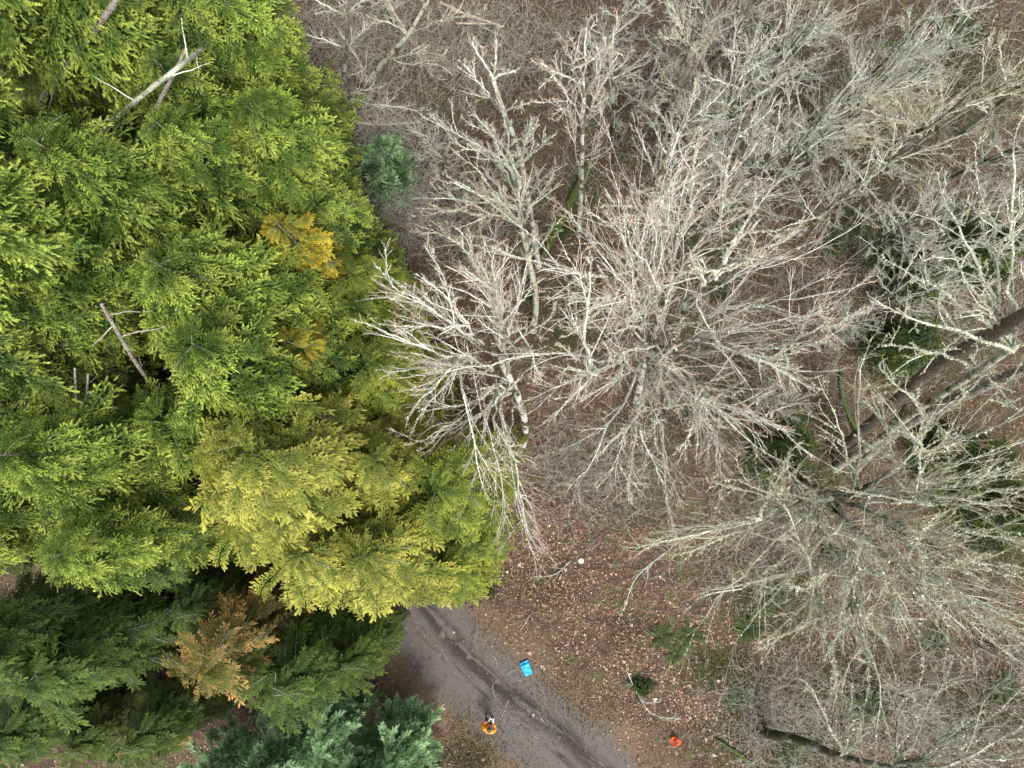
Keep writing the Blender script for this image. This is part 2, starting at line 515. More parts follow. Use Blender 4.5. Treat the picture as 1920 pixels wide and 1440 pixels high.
parts = []
for px, py, sx, sy, n in [(1015, 1330, 1.5, 1.0, 500), (1040, 1245, .9, .7, 160), (1090, 1260, 1.0, .6, 140), (900, 1400, .7, .8, 400), (870, 1420, .8, .5, 500),
                          (900, 1100, .8, .5, 500), (1010, 1090, 1.2, .8, 700), (1180, 1180, .8, .7, 500), (1130, 1330, .8, .6, 250), (1350, 1250, 1.2, .7, 900), (1450, 1120, 1.3, 1.0, 1800),
                          (1600, 1280, 1.5, 1.0, 1600), (1300, 420, 2.0, 2.0, 1200), (1560, 200, 3.5, 2.4, 3200), (1700, 420, 2.6, 2.4, 2600), (1820, 150, 1.8, 1.8, 1800), (1750, 60, 2, 1.2, 1500),
                          (800, 190, 2.0, 1.6, 1500), (1000, 120, 2.0, 1.5, 1500), (700, 150, 1.5, 1.0, 900), (120, 1330, 1.4, 0.9, 2600), (1100, 620, 1.2, 1.5, 1400), (1400, 750, 2.0, 1.4, 1500), (1500, 870, 1.6, 1.3, 2000),
                          (1700, 650, 1.6, 1.2, 2200), (1850, 1000, 2.0, 2.0, 2200), (960, 600, 1.2, 1.5, 1000), (1450, 1380, 2.0, 0.8, 1800), (1850, 1330, 2.0, 1.2, 2000)]:
    c = at(px, py)
    parts.append(blades(int(n * 2.2), c[0], c[1], sx, sy, 0.13, 0.022))
V, F, r = merge(parts)
o = obj('ground_cover', np_mesh('ground_cover', V, F, M['fern'], {'rnd': r, 'tip': r * 0.8}), color=(0.045, 0.08, 0.012))
tag(o, 'low green grass, moss and seedlings growing through the fallen leaves', 'grass', kind='stuff')
parts = []
for k in range(34):
    j = RNG.integers(20, len(RL) - 12); s = RNG.choice([-1, 1]); d = RNG.uniform(1.8, 3.0) * s
    c = RL[j] + RN[j] * d
    parts.append(blades(260, c[0], c[1], .55, .55, 0.14, 0.018, 1.0))
V, F, r = merge(parts)
o = obj('dry_grass', np_mesh('dry_grass', V, F, M['rust'], {'rnd': r * .6, 'tip': r * 0.7}), color=(0.17, 0.13, 0.06))
tag(o, 'thin dry brown grass along both edges of the dirt road', 'grass', kind='stuff')
print('ground done')

# ---------------------------------------------------------------- bare trees
def bez(a, b, lift=0.3, K=12, wig=0.03):
    """limb from a to b: rises first, then spreads"""
    a = np.asarray(a, float); b = np.asarray(b, float)
    L = np.linalg.norm(b - a)
    c = a * 0.55 + b * 0.45; c[2] += lift * L * 0.35
    t = np.linspace(0, 1, K)[:, None]
    P = (1 - t) ** 2 * a + 2 * t * (1 - t) * c + t * t * b
    w = np.cumsum(RNG.normal(0, wig * L / math.sqrt(K), (K, 3)), 0)
    w -= t * w[-1]
    return P + w * 0.8

def children(P, Rad, per, ratio, angle, trop, wig, K, t0=0.15, rmax=0.55, rmin=0.005, end=True, rr=(0.35, 1.0)):
    n, KP, _ = P.shape
    N_ = n * per
    pi = np.repeat(np.arange(n), per)
    t = np.clip(RNG.uniform(t0, 1.0, N_) ** 0.85, 0, 0.999)
    if end:
        t[::per] = 0.999                                 # the tip carries on
    f = t * (KP - 1); k = np.minimum(f.astype(int), KP - 2); fr = (f - k)[:, None]
    S = P[pi, k] * (1 - fr) + P[pi, k + 1] * fr
    T = nrm(P[pi, k + 1] - P[pi, k])
    rp = Rad[pi, k] * (1 - fr[:, 0]) + Rad[pi, k + 1] * fr[:, 0]
    plen = np.linalg.norm(np.diff(P, axis=1), axis=-1).sum(1)[pi]
    L = plen * ratio * (1.15 - 0.65 * t) * RNG.uniform(rr[0], rr[1], N_)
    A = np.abs(RNG.normal(angle, 0.28, N_)) ; A[::per] *= 0.35 if end else 1
    v = RNG.normal(0, 1, (N_, 3)); v -= (v * T).sum(-1, keepdims=True) * T; v = nrm(v)
    D = nrm(T * np.cos(A)[:, None] + v * np.sin(A)[:, None])
    C = np.empty((N_, K, 3)); C[:, 0] = S
    curl = RNG.normal(0, wig, (N_, 3))
    for i in range(1, K):
        D = nrm(D + curl * 0.5 + RNG.normal(0, wig, (N_, 3)) + np.array([0, 0, trop]))
        C[:, i] = C[:, i - 1] + D * (L / (K - 1))[:, None]
    r0 = np.clip(rp * rmax, rmin, None)
    r0 = np.minimum(r0, 0.006 + L * 0.0125)
    CR = r0[:, None] * np.linspace(1, 0.45, K)[None]
    CR = np.maximum(CR, rmin)
    return C, CR

def resample(P, K):
    d = np.concatenate([[0], np.cumsum(np.linalg.norm(np.diff(P, axis=0), axis=1))])
    s = np.linspace(0, d[-1], K)
    return np.stack([np.interp(s, d, P[:, i]) for i in range(3)], -1)

def bare_meshes(name, trunks, limbs, mat, origin, levels, lichen=900, twig_r=0.006, lich_size=0.035):
    """trunks/limbs: lists of (points (K,3), r0, r1) in world space. returns meshes relative to origin"""
    o3 = np.asarray(origin, float)
    out = {}
    def pack(sets, sides, nm, lvs):
        Vs, Fs, lv, rr, off = [], [], [], [], 0
        for (P, Rd), sd_, l in zip(sets, sides, lvs):
            V, F = tubes(P - o3, Rd, sd_)
            n, K, _ = P.shape
            Vs.append(V); Fs.append(F + off); off += len(V)
            base = np.full((n, K), l, float) + np.linspace(0, 0.16, K)[None]
            lv.append(np.repeat(base.ravel(), sd_))
            rr.append(np.repeat(np.repeat(RNG.random(n), K), sd_))
        return np_mesh(nm, np.concatenate(Vs), np.concatenate(Fs), mat, {'lv': np.concatenate(lv), 'rnd': np.concatenate(rr)}, smooth=True)
    KT = 16
    TP = np.stack([resample(p, KT) for p, _, _ in trunks])
    TR = np.stack([np.linspace(a, b, KT) for _, a, b in trunks])
    TR = TR * (1 + 0.06 * np.sin(np.linspace(0, 40, KT)))[None]
    TR[:, 0] *= 1.35
    out['trunk'] = pack([(TP, TR)], [9], name + '_trunk', [0.0])
    KL = 12
    LP = np.stack([resample(p, KL) for p, _, _ in limbs])
    LR = np.stack([np.linspace(a, b, KL) for _, a, b in limbs])
    sets, sides, lvs = [(LP, LR)], [6], [0.12]
    cur = (LP, LR)
    for i, lv in enumerate(levels):
        C = children(cur[0], cur[1], **lv)
        sets.append(C); sides.append(4 if i == 0 else 3)
        lvs.append(0.35 + 0.6 * (i + 1) / len(levels) if len(levels) > 1 else 0.6)
        cur = C
    out['crown'] = pack(sets, sides, name + '_crown', lvs)
    if lichen:
        # tufts cling to the limbs and first two orders of branches
        pool = [(s[0], s[1]) for s in sets[:3]]
        w = np.array([0.42, 0.46, 0.12][:len(pool)]); w /= w.sum()
        Vs, rs = [], []
        for (P, Rd), ww in zip(pool, w):
            m = int(lichen * ww)
            n, K, _ = P.shape
            i = RNG.integers(0, n, m); k = RNG.integers(0, K - 1, m); f = RNG.random((m, 1))
            c = P[i, k] * (1 - f) + P[i, k + 1] * f
            s = RNG.uniform(0.4, 1.3, m) * lich_size * 0.62 + Rd[i, k] * 0.6
            c = c + nrm(RNG.normal(0, 1, (m, 3))) * Rd[i, k][:, None] * 0.7
            for q_ in range(4):
                tri = c[:, None, :] + RNG.normal(0, 1, (m, 3, 3)) * s[:, None, None] * 0.62
                Vs.append(tri.reshape(-1, 3)); rs.append(np.repeat(RNG.random(m), 3))
        V = np.concatenate(Vs) - o3
        out['lichen'] = np_mesh(name + '_lichen', V, np.arange(len(V)).reshape(-1, 3), M['lichen'], {'rnd': np.concatenate(rs)})
    return out

def place_tree(kind, meshes, loc, label, cat, group=None, rz=0.0, scale=1.0, color=None):
    root = empty(kind, loc, label, cat, group, rz)
    root.scale = (scale, scale, scale)
    for nm, me in meshes.items():
        obj(nm, me, root, color if nm in ('crown', 'needles', 'fronds') else None)
    return root

LV_BIG = [dict(per=8, ratio=0.58, angle=0.36, trop=0.04, wig=0.07, K=9, t0=0.08, rmax=0.48),
          dict(per=7, ratio=0.60, angle=0.40, trop=0.03, wig=0.07, K=7, t0=0.08, rmax=0.5, rmin=0.0042),
          dict(per=4, ratio=0.66, angle=0.42, trop=0.02, wig=0.09, K=5, t0=0.06, rmax=0.65, rmin=0.0033)]

def guided(name, label, trunk_px, limbs_px, r_trunk, r_limb, mat, levels, lichen, group='bare deciduous trees', lift=0.3, cat='bare tree', lich_size=0.035, kind='bare_tree', stems=None, extra=1.0):
    """trunk_px: list of (px,py,z) ; limbs_px: list of (start index into trunk_px or (px,py,z), (px,py,z) end[, radius factor])"""
    tp = np.array([at(*p) for p in trunk_px])
    tp[0][2] = gz(tp[0][0], tp[0][1]) - 0.1
    trunks = [(catmull(tp, 6) if len(tp) > 2 else tp, r_trunk, r_limb * 1.25)]
    limbs = []
    if stems:                                            # several co-dominant stems leave the top of the bole
        trunks = [(catmull(tp, 6), r_trunk, r_trunk * 0.72)]
        SS = []
        for q_, st in enumerate(stems):
            p = np.vstack([trunks[0][0][-1 - (q_ * 5) % (len(trunks[0][0]) // 2)][None], np.array([at(*q) for q in st])])
            p = catmull(p, 10); w = np.cumsum(RNG.normal(0, 0.06, p.shape), 0); p = p + w - w[0]
            SS.append(p); trunks.append((p, r_trunk * RNG.uniform(0.42, 0.68), r_limb * 0.5))
        ends = [at(*(l[1])) for l in limbs_px]
        zt = max(e[2] for e in ends)
        ends += [e + RNG.normal(0, 1.0, 3) * [1, 1, .6] for e in ends if RNG.random() < extra]
        ends += [p[-1] + RNG.normal(0, 1.6, 3) * [1, 1, .3] + [0, 0, 1.8] for p in SS for _ in range(int(3 * extra))]
        ends += [p[len(p) // 2] + RNG.normal(0, 1.4, 3) * [1, 1, .4] + [0, 0, 2.0] for p in SS]
        for e in ends:
            d_ = np.array([np.linalg.norm(p[-1, :2] - e[:2]) for p in SS])
            k = int(np.argsort(d_)[0 if RNG.random() < .75 else min(1, len(SS) - 1)]); p = SS[k]
            s = p[int(RNG.uniform(0.12, 0.98) * (len(p) - 1))]
            e = s + (e - s) * RNG.uniform(0.72, 0.98)
            limbs.append((bez(s, e, lift * RNG.uniform(0.3, 1.8), wig=0.055), r_limb * RNG.uniform(.4, 1.0), 0.012))
    else:
        for l in limbs_px:
            s = tp[l[0]] if isinstance(l[0], int) else at(*l[0])
            e = at(*l[1]); k = l[2] if len(l) > 2 else 1.0
            e = s + (e - s) * 0.88
            limbs.append((bez(s, e, lift, wig=0.055), r_limb * k, 0.016))
    me = bare_meshes(name, trunks, limbs, M[mat], tp[0], levels, lichen, lich_size=lich_size)
    return place_tree(kind, me, tp[0], label, cat, group)

# the big white tree in the middle
guided('centre_maple', 'largest pale bare tree in the middle, wide fan of white limbs with rusty twig tips',
       [(1195, 750, 0), (1205, 705, 2.5), (1218, 655, 5.0), (1228, 618, 6.5)],
       [(1, (1030, 790, 9), .7), (1, (1170, 960, 10), .7), (1, (1260, 940, 10), .7), (1, (1090, 900, 9), .55),
        (2, (1390, 900, 12), .8), (2, (1510, 830, 13), .85), (2, (1560, 730, 14), .9), (2, (1040, 650, 13), .8), (2, (1010, 740, 11), .6),
        (2, (1590, 640, 15), 1.0), (2, (1060, 560, 14), .8), (3, (1600, 540, 16), 1.0), (3, (1590, 600, 15), .7),
        (3, (1500, 430, 17), 1.0), (3, (1420, 380, 17), 1.0), (3, (1045, 500, 15), .8), (4, (1350, 300, 18), 1.0),
        (4, (1290, 260, 18), 1.0), (4, (1220, 280, 18), 1.0), (4, (1160, 330, 17), .9), (4, (1100, 420, 16), .8), (4, (1450, 480, 16), .6), (4, (1240, 380, 18), .8),
        (3, (1310, 800, 12), .7), (2, (1230, 850, 12), .7), (3, (1130, 450, 15), .7)],
       0.20, 0.065, 'bark_white', LV_BIG, 14000, lift=0.2, lich_size=0.045, stems=[[(1185, 620, 8), (1150, 560, 11), (1115, 490, 13)], [(1228, 600, 8.5), (1245, 510, 12), (1275, 420, 14.5)], [(1275, 590, 9), (1340, 540, 12), (1400, 480, 14.5)], [(1300, 640, 9), (1385, 650, 11.5), (1450, 650, 13)], [(1205, 700, 8), (1185, 800, 9.5)], [(1270, 700, 8.5), (1340, 790, 11)], [(1150, 680, 8), (1095, 680, 10.5)]])

# the white tree left of it, against the yellow cedar
guided('left_maple', 'white bare tree leaning over the right edge of the yellow cedar',
       [(978, 850, 0), (985, 800, 2.5), (970, 740, 5), (940, 680, 7.5)],
       [(4, (735, 575, 13), 1.0), (4, (700, 640, 13), .8), (5, (760, 490, 14), 1.0), (5, (800, 450, 14), .9), (5, (850, 440, 14), .7), (5, (925, 470, 14), .9),
        (5, (900, 420, 14), .8), (4, (745, 530, 13), .9), (4, (720, 700, 12), .7), (4, (700, 610, 13), .8), (4, (770, 780, 11), .7), (3, (830, 900, 11), .8), (3, (870, 960, 11), .8),
        (3, (915, 960, 11), .8), (3, (940, 900, 10), .6), (4, (1000, 540, 13), .7), (4, (1050, 590, 12), .6), (3, (1020, 650, 10), .5), (3, (960, 1000, 10), .5),
        (3, (800, 830, 11), .7), (5, (870, 510, 14), .8), (2, (1010, 700, 8), .4)],
       0.17, 0.055, 'bark_white', LV_BIG, 8000, lift=0.2, lich_size=0.04, extra=0.45, stems=[[(900, 620, 10), (860, 560, 12)], [(885, 645, 9.5), (820, 640, 11.5)], [(925, 600, 10), (930, 520, 12)], [(925, 720, 8.5), (900, 800, 9.5)], [(950, 650, 9), (965, 620, 10.5)]])

# lower right spreading tree
guided('right_maple', 'wide spreading bare maple with mossy limbs at the lower right',
       [(1500, 900, 0), (1530, 915, 3.5), (1565, 935, 7)],
       [(2, (1330, 905, 10), .8), (2, (1340, 1010, 11), 1.0), (2, (1220, 1070, 11), .8), (2, (1230, 1000, 10), .6), (2, (1300, 1180, 11), .9), (3, (1450, 1190, 12), .9), (3, (1480, 1100, 13), .7), (3, (1560, 1240, 12), .8),
        (3, (1640, 1230, 13), 1.0), (4, (1760, 1260, 13), 1.0), (4, (1880, 1230, 13), 1.0), (4, (1990, 1200, 14), 1.0), (4, (1980, 1110, 15), 1.0), (4, (2010, 1020, 16), 1.0),
        (4, (1990, 930, 16), 1.0), (4, (1900, 830, 16), .9), (4, (1960, 860, 16), .8), (3, (1700, 720, 14), .8), (3, (1620, 700, 13), .6), (3, (1490, 830, 11), .6), (2, (1440, 860, 10), .5),
        (4, (1820, 1000, 14), .7), (4, (1750, 1120, 13), .8), (3, (1380, 1120, 11), .7), (4, (1850, 900, 15), .8), (4, (1680, 1130, 14), .8), (3, (1540, 1080, 13), .7), (4, (1880, 1080, 14), .8)],
       0.20, 0.062, 'bark', LV_BIG, 16000, lift=0.18, lich_size=0.05, stems=[[(1480, 950, 9), (1400, 985, 10.5)], [(1530, 1020, 9), (1500, 1100, 11)], [(1640, 1020, 10), (1720, 1130, 12)], [(1690, 940, 11.5), (1820, 950, 14)], [(1680, 870, 11), (1770, 800, 13)], [(1600, 1060, 10), (1610, 1150, 12)], [(1700, 990, 11.5), (1830, 1060, 14)]])

# right edge tree
guided('edge_maple', 'tall bare tree at the right edge with curling pale limbs above a dark trunk',
       [(1570, 880, 0), (1640, 830, 4), (1720, 770, 8), (1830, 700, 12.5), (1895, 655, 15)],
       [(4, (1640, 570, 17), .8), (4, (1660, 480, 17), .7), (4, (1760, 350, 18), .9), (4, (1820, 270, 18), .9), (4, (1900, 230, 18), .8), (4, (1980, 350, 19), .9), (4, (2050, 600, 18), .9),
        (3, (1650, 640, 15), .7), (3, (1760, 560, 15), .5), (4, (1770, 450, 18), .7), (2, (1640, 680, 11), .5), (2, (1780, 830, 12), .5), (3, (1920, 780, 15), .6)],
       0.17, 0.065, 'bark', [dict(per=8, ratio=0.48, angle=0.55, trop=0.05, wig=0.13, K=9, t0=0.15, rmax=0.55), dict(per=5, ratio=0.45, angle=0.6, trop=0.04, wig=0.18, K=6, t0=0.1, rmax=0.6, rmin=0.008), dict(per=4, ratio=0.45, angle=0.6, trop=0.04, wig=0.2, K=4, t0=0.1, rmax=0.6, rmin=0.006)], 5000, lift=0.2)

# bottom right
guided('corner_maple', 'leaning bare tree at the bottom right corner with thick grey mossy trunk',
       [(1425, 1375, 0), (1500, 1388, 3.5), (1580, 1420, 6), (1680, 1440, 8.5)],
       [(3, (1990, 1330, 12), 1.0), (3, (1950, 1270, 11), .9), (3, (1850, 1330, 11), .9), (3, (1980, 1420, 12), .9), (3, (1750, 1300, 10), .8), (3, (1680, 1250, 9), .8), (2, (1600, 1290, 8), .8),
        (2, (1510, 1270, 7), .6), (3, (1880, 1480, 12), .8), (2, (1620, 1360, 8), .6), (3, (1820, 1400, 11), .7), (3, (1790, 1240, 10), .5)],
       0.24, 0.07, 'bark_mossy', LV_BIG, 6000, lift=0.15, lich_size=0.04)

# upper middle group of slimmer trees
LV_SLIM = [dict(per=9, ratio=0.5, angle=0.45, trop=0.08, wig=0.08, K=7, t0=0.12, rmax=0.55), dict(per=7, ratio=0.56, angle=0.45, trop=0.05, wig=0.09, K=5, t0=0.1, rmax=0.6, rmin=0.006), dict(per=5, ratio=0.6, angle=0.55, trop=0.05, wig=0.12, K=4, t0=0.1, rmax=0.7, rmin=0.0046)]
guided('alder_a', 'slim white forked tree standing above the mossy log, its top reaching the upper middle',
       [(1085, 440, 0), (1090, 350, 4), (1092, 240, 8), (1095, 180, 10)],
       [(3, (1000, 110, 13), .8), (3, (1050, 60, 14), .9), (3, (1100, 30, 14), 1.0), (3, (1160, 40, 14), .9), (3, (1180, 110, 13), .8), (2, (1030, 130, 12), .8), (2, (1150, 120, 13), .8), (2, (1040, 190, 11), .5), (1, (1140, 230, 8), .5), (1, (1060, 170, 9), .6)],
       0.12, 0.055, 'bark_white', LV_SLIM, 900)
guided('alder_b', 'slender pale tree with a narrow bent top left of the forked white tree',
       [(1010, 500, 0), (995, 400, 4), (975, 290, 8), (945, 210, 11), (925, 150, 12.5)],
       [(4, (880, 70, 14), .7), (4, (930, 60, 14), .8), (4, (970, 130, 13), .6), (3, (860, 110, 13), .6), (3, (1000, 190, 12), .6), (2, (1010, 230, 10), .7), (2, (880, 230, 10), .6), (2, (850, 280, 9), .6), (1, (900, 320, 7), .5)],
       0.13, 0.05, 'bark_white', LV_SLIM, 900)
guided('alder_c', 'grey bare tree with outspread crown right of the small blue green fir',
       [(1000, 560, 0), (990, 470, 4), (975, 390, 7), (960, 320, 9)],
       [(3, (800, 220, 11), .8), (3, (840, 260, 11), .8), (3, (880, 200, 12), .8), (3, (940, 190, 12), .8), (3, (1010, 220, 12), .8), (2, (830, 330, 10), .8), (2, (790, 370, 9), .7), (2, (1050, 300, 10), .7), (3, (1040, 250, 11), .7), (2, (900, 260, 10), .8)],
       0.15, 0.06, 'bark_grey', LV_SLIM, 2500)
guided('alder_d', 'twin of grey mossy stems behind the left white tree, crown over the leaf litter',
       [(1000, 620, 0), (1005, 560, 3), (990, 480, 6), (975, 420, 9)],
       [(3, (800, 390, 12), .8), (3, (830, 330, 12), .8), (3, (880, 300, 13), .8), (3, (960, 290, 13), .8), (3, (1040, 330, 12), .8), (2, (770, 430, 10), .7), (2, (1060, 400, 11), .8), (3, (920, 360, 12), .7), (2, (850, 440, 10), .6)],
       0.16, 0.06, 'bark', LV_SLIM, 3000)
guided('alder_e', 'bare tree leaning across the reddish litter at the top left of the clearing',
       [(690, 150, 0), (725, 110, 2.5), (765, 65, 5), (795, 15, 7)],
       [(3, (840, -60, 9), .9), (3, (780, -60, 9), .8), (2, (900, 20, 8), .7), (2, (720, -10, 8), .7), (1, (830, 100, 5), .7), (1, (850, 130, 5), .6), (0, (640, 60, 4), .6), (2, (690, 30, 7), .6)],
       0.15, 0.05, 'bark', LV_SLIM, 1200)
guided('alder_f', 'tangled bare grey tree touching the top edge beside the firs',
       [(640, 230, 0), (640, 190, 3), (650, 90, 6), (650, 30, 8)],
       [(3, (560, -20, 10), .9), (3, (600, -60, 10), .9), (3, (660, -60, 11), .9), (3, (720, -20, 10), .8), (2, (560, 60, 8), .7), (2, (700, 40, 8), .7), (1, (720, 160, 6), .6), (1, (800, 210, 5), .5), (1, (600, 200, 5), .6)],
       0.12, 0.05, 'bark_grey', LV_SLIM, 900)

# ---- upper right stand: built once in three shapes, then copied
LV_THICK = [dict(per=8, ratio=0.6, angle=0.45, trop=0.10, wig=0.08, K=6, t0=0.08, rmax=0.6), dict(per=7, ratio=0.55, angle=0.5, trop=0.07, wig=0.10, K=5, t0=0.08, rmax=0.65, rmin=0.0065), dict(per=6, ratio=0.52, angle=0.55, trop=0.05, wig=0.12, K=4, t0=0.1, rmax=0.7, rmin=0.005)]
def stand_tree(name, h, rad, stems, mat, lichen, levels=LV_THICK):
    trunks, limbs = [], []
    for s in range(stems):
        a = RNG.uniform(0, 6.283); lean = RNG.uniform(0.2, 0.8) * (1 if stems > 1 else 0.6)
        top = np.array([math.cos(a) * lean * 1.6, math.sin(a) * lean * 1.6, h * RNG.uniform(0.85, 1.0)])
        p = bez(np.array([math.cos(a) * .15 * (stems > 1), math.sin(a) * .15 * (stems > 1), -0.15]), top, 0.1, 16, 0.02)
        trunks.append((p, 0.013 * h / math.sqrt(stems) , 0.02))
        for j in range(int(20 / stems) + 3):
            t = RNG.uniform(0.25, 0.98); k = int(t * 15)
            b = RNG.uniform(0, 6.283); L = rad * (1.25 - t * 0.75) * RNG.uniform(0.6, 1.1)
            e = p[k] + np.array([math.cos(b) * L, math.sin(b) * L, L * RNG.uniform(0.5, 1.3)])
            limbs.append((bez(p[k], e, 0.1, 12, 0.05), 0.026 + 0.024 * (1 - t), 0.011))
    return bare_meshes(name, trunks, limbs, M[mat], (0, 0, 0), levels, lichen)
ST = [stand_tree('stand_a', 12.5, 2.3, 1, 'bark_grey', 3800), stand_tree('stand_b', 11, 2.2, 3, 'bark_grey', 4200), stand_tree('stand_c', 14, 2.4, 2, 'bark', 3400), stand_tree('stand_d', 9, 2.0, 3, 'bark_grey', 3000)]
stand = [
    (1180, 430, 0, 1.0, 'grey bare tree just above the big white tree, twigs crossing the mossy log'),
    (1290, 400, 1, 1.0, 'many stemmed lichen grey tree rising directly above the big white tree'),
    (1250, 290, 2, 0.9, 'straight bare tree at the top right of the forked white tree'),
    (1340, 300, 0, 1.05, 'densest lichen covered grey tree of the upper right thicket'),
    (1400, 420, 1, 1.0, 'bushy lichen grey tree above the right shoulder of the big white tree'),
    (1450, 340, 2, 0.95, 'tall leaning bare tree in the middle of the upper right thicket'),
    (1400, 210, 3, 1.1, 'low pale grey tree near the top edge right of centre'),
    (1500, 440, 0, 0.85, 'thin grey tree over ferns between the big white tree and right edge tree'),
    (1530, 250, 1, 0.9, 'spreading grey tree close to the top right corner thicket edge'),
    (1590, 350, 2, 1.0, 'long dark stemmed tree slanting to the upper right corner'),
    (1640, 240, 0, 0.8, 'bare tree with mossy green lower trunk near the top right corner'),
    (1260, 170, 3, 1.0, 'short pale bare tree at the top edge above the upper right thicket'),
    (1150, 260, 3, 0.9, 'short grey tree with wispy twigs right of the forked white tree'),
    (1700, 480, 3, 1.05, 'low grey tree over green undergrowth left of the right edge tree'),
    (1640, 560, 3, 0.8, 'small lichen covered tree between big white tree and right edge tree'),
    (1760, 340, 1, 0.8, 'many stemmed tree at the upper right edge of the picture'),
    (1100, 150, 0, 0.75, 'faint thin tree behind the forked white tree at the top edge'),
    (1540, 620, 3, 0.6, 'small twiggy tree under the right tips of the big white tree'),
    (1640, 1290, 3, 0.6, 'small grey tree between the wide maple and corner tree'),
    (1830, 1200, 1, 0.6, 'small many stemmed tree under the wide maple at the right edge'),
    (1330, 120, 1, 0.95, 'many stemmed pale tree at the top edge over the thicket'),
    (1470, 120, 2, 0.8, 'tall pale tree at the top edge, between thicket and top right corner'),
    (1300, 350, 3, 1.1, 'low lichen grey tree hidden behind the top of the big white tree'),
    (1500, 330, 1, 0.9, 'bushy grey tree in the centre of the upper right thicket'),
    (1600, 480, 1, 0.8, 'grey tree reaching over the young conifers at the right'),
    (1800, 250, 2, 0.7, 'grey tree slanting out of the top right corner'),
    (740, 60, 3, 0.8, 'low tangled tree at the top edge between firs and log pile'),
    (830, 330, 3, 0.55, 'small grey tree in the reddish clearing right of the blue green fir'),
    (1420, 760, 3, 0.5, 'small grey tree under the lower right limbs of the big white tree'),
]
for i, (px, py, v, sc, lab) in enumerate(stand):
    c = at(px, py); c[2] = gz(c[0], c[1])
    r_ = place_tree('bare_tree', ST[v], c, lab, 'bare tree', 'grey trees of the thicket', rz=RNG.uniform(0, 6.28), scale=sc)
    r_.rotation_euler = (RNG.normal(0, 0.05), RNG.normal(0, 0.05), RNG.uniform(0, 6.28))

# low brush: a tangle of thin stems nobody could count
def brush(n, spots, hmin=0.4, hmax=1.6):
    k = len(spots)
    idx = RNG.integers(0, k, n)
    S = np.array([[*at(x, y)[:2], sx, sy] for x, y, sx, sy in spots])[idx]
    P0 = np.column_stack([S[:, 0] + RNG.normal(0, 1, n) * S[:, 2], S[:, 1] + RNG.normal(0, 1, n) * S[:, 3]])
    sd, _ = road_coords(P0)
    P0 = P0[np.abs(sd) > 3.2]; n = len(P0)
    z = ground_z(P0)
    P = np.empty((n, 6, 3)); P[:, 0] = np.column_stack([P0, z])
    a = RNG.uniform(0, 6.283, n)
    D = nrm(np.column_stack([np.cos(a), np.sin(a), RNG.uniform(0.1, 2.0, n)]))
    L = RNG.uniform(hmin, hmax, n)
    for i in range(1, 6):
        D = nrm(D + RNG.normal(0, 0.22, (n, 3)) + np.array([0, 0, -0.05]))
        P[:, i] = P[:, i - 1] + D * (L / 5)[:, None]
        P[:, i, 2] = np.maximum(P[:, i, 2], z + 0.03)
    Rd = RNG.uniform(0.005, 0.011, n)[:, None] * np.linspace(1, 0.6, 6)[None]
    C, CR = children(P, Rd, per=4, ratio=0.5, angle=0.6, trop=0.0, wig=0.2, K=4, t0=0.2, rmax=0.8, rmin=0.0045)
    V1, F1 = tubes(P, Rd, 3); V2, F2 = tubes(C, CR, 3)
    V = np.concatenate([V1, V2]); F = np.concatenate([F1, F2 + len(V1)])
    lv = np.concatenate([np.full(len(V1), 0.5), np.full(len(V2), 0.75)])
    rnd = np.concatenate([np.repeat(RNG.random(n), 18), np.repeat(RNG.random(len(C)), 12)])
    return np_mesh('brushwood', V, F, M['brush'], {'lv': lv, 'rnd': rnd})
o = obj('brushwood', brush(14000, [(1000, 80, 3.5, 1.4), (850, 120, 2.5, 1.5), (650, 60, 2.0, 1.6), (1300, 130, 4, 2), (1600, 150, 4.5, 2.5), (1820, 300, 3, 4), (1500, 500, 3.5, 2.5), (1700, 600, 3, 2),
    (1300, 700, 3.5, 2.5), (1100, 880, 2, 1.4), (1450, 1000, 3, 2), (1700, 1150, 3.5, 2.2), (1750, 1350, 3.5, 1.4), (1450, 1330, 1.5, 1.2), (880, 420, 1.8, 1.8), (760, 400, 1, 1.2), (1260, 300, 3, 2), (720, 250, 1.5, 1.0)]))
tag(o, 'tangle of thin bare grey stems and twigs close to the forest floor', 'brushwood', kind='stuff')
print('bare trees done')

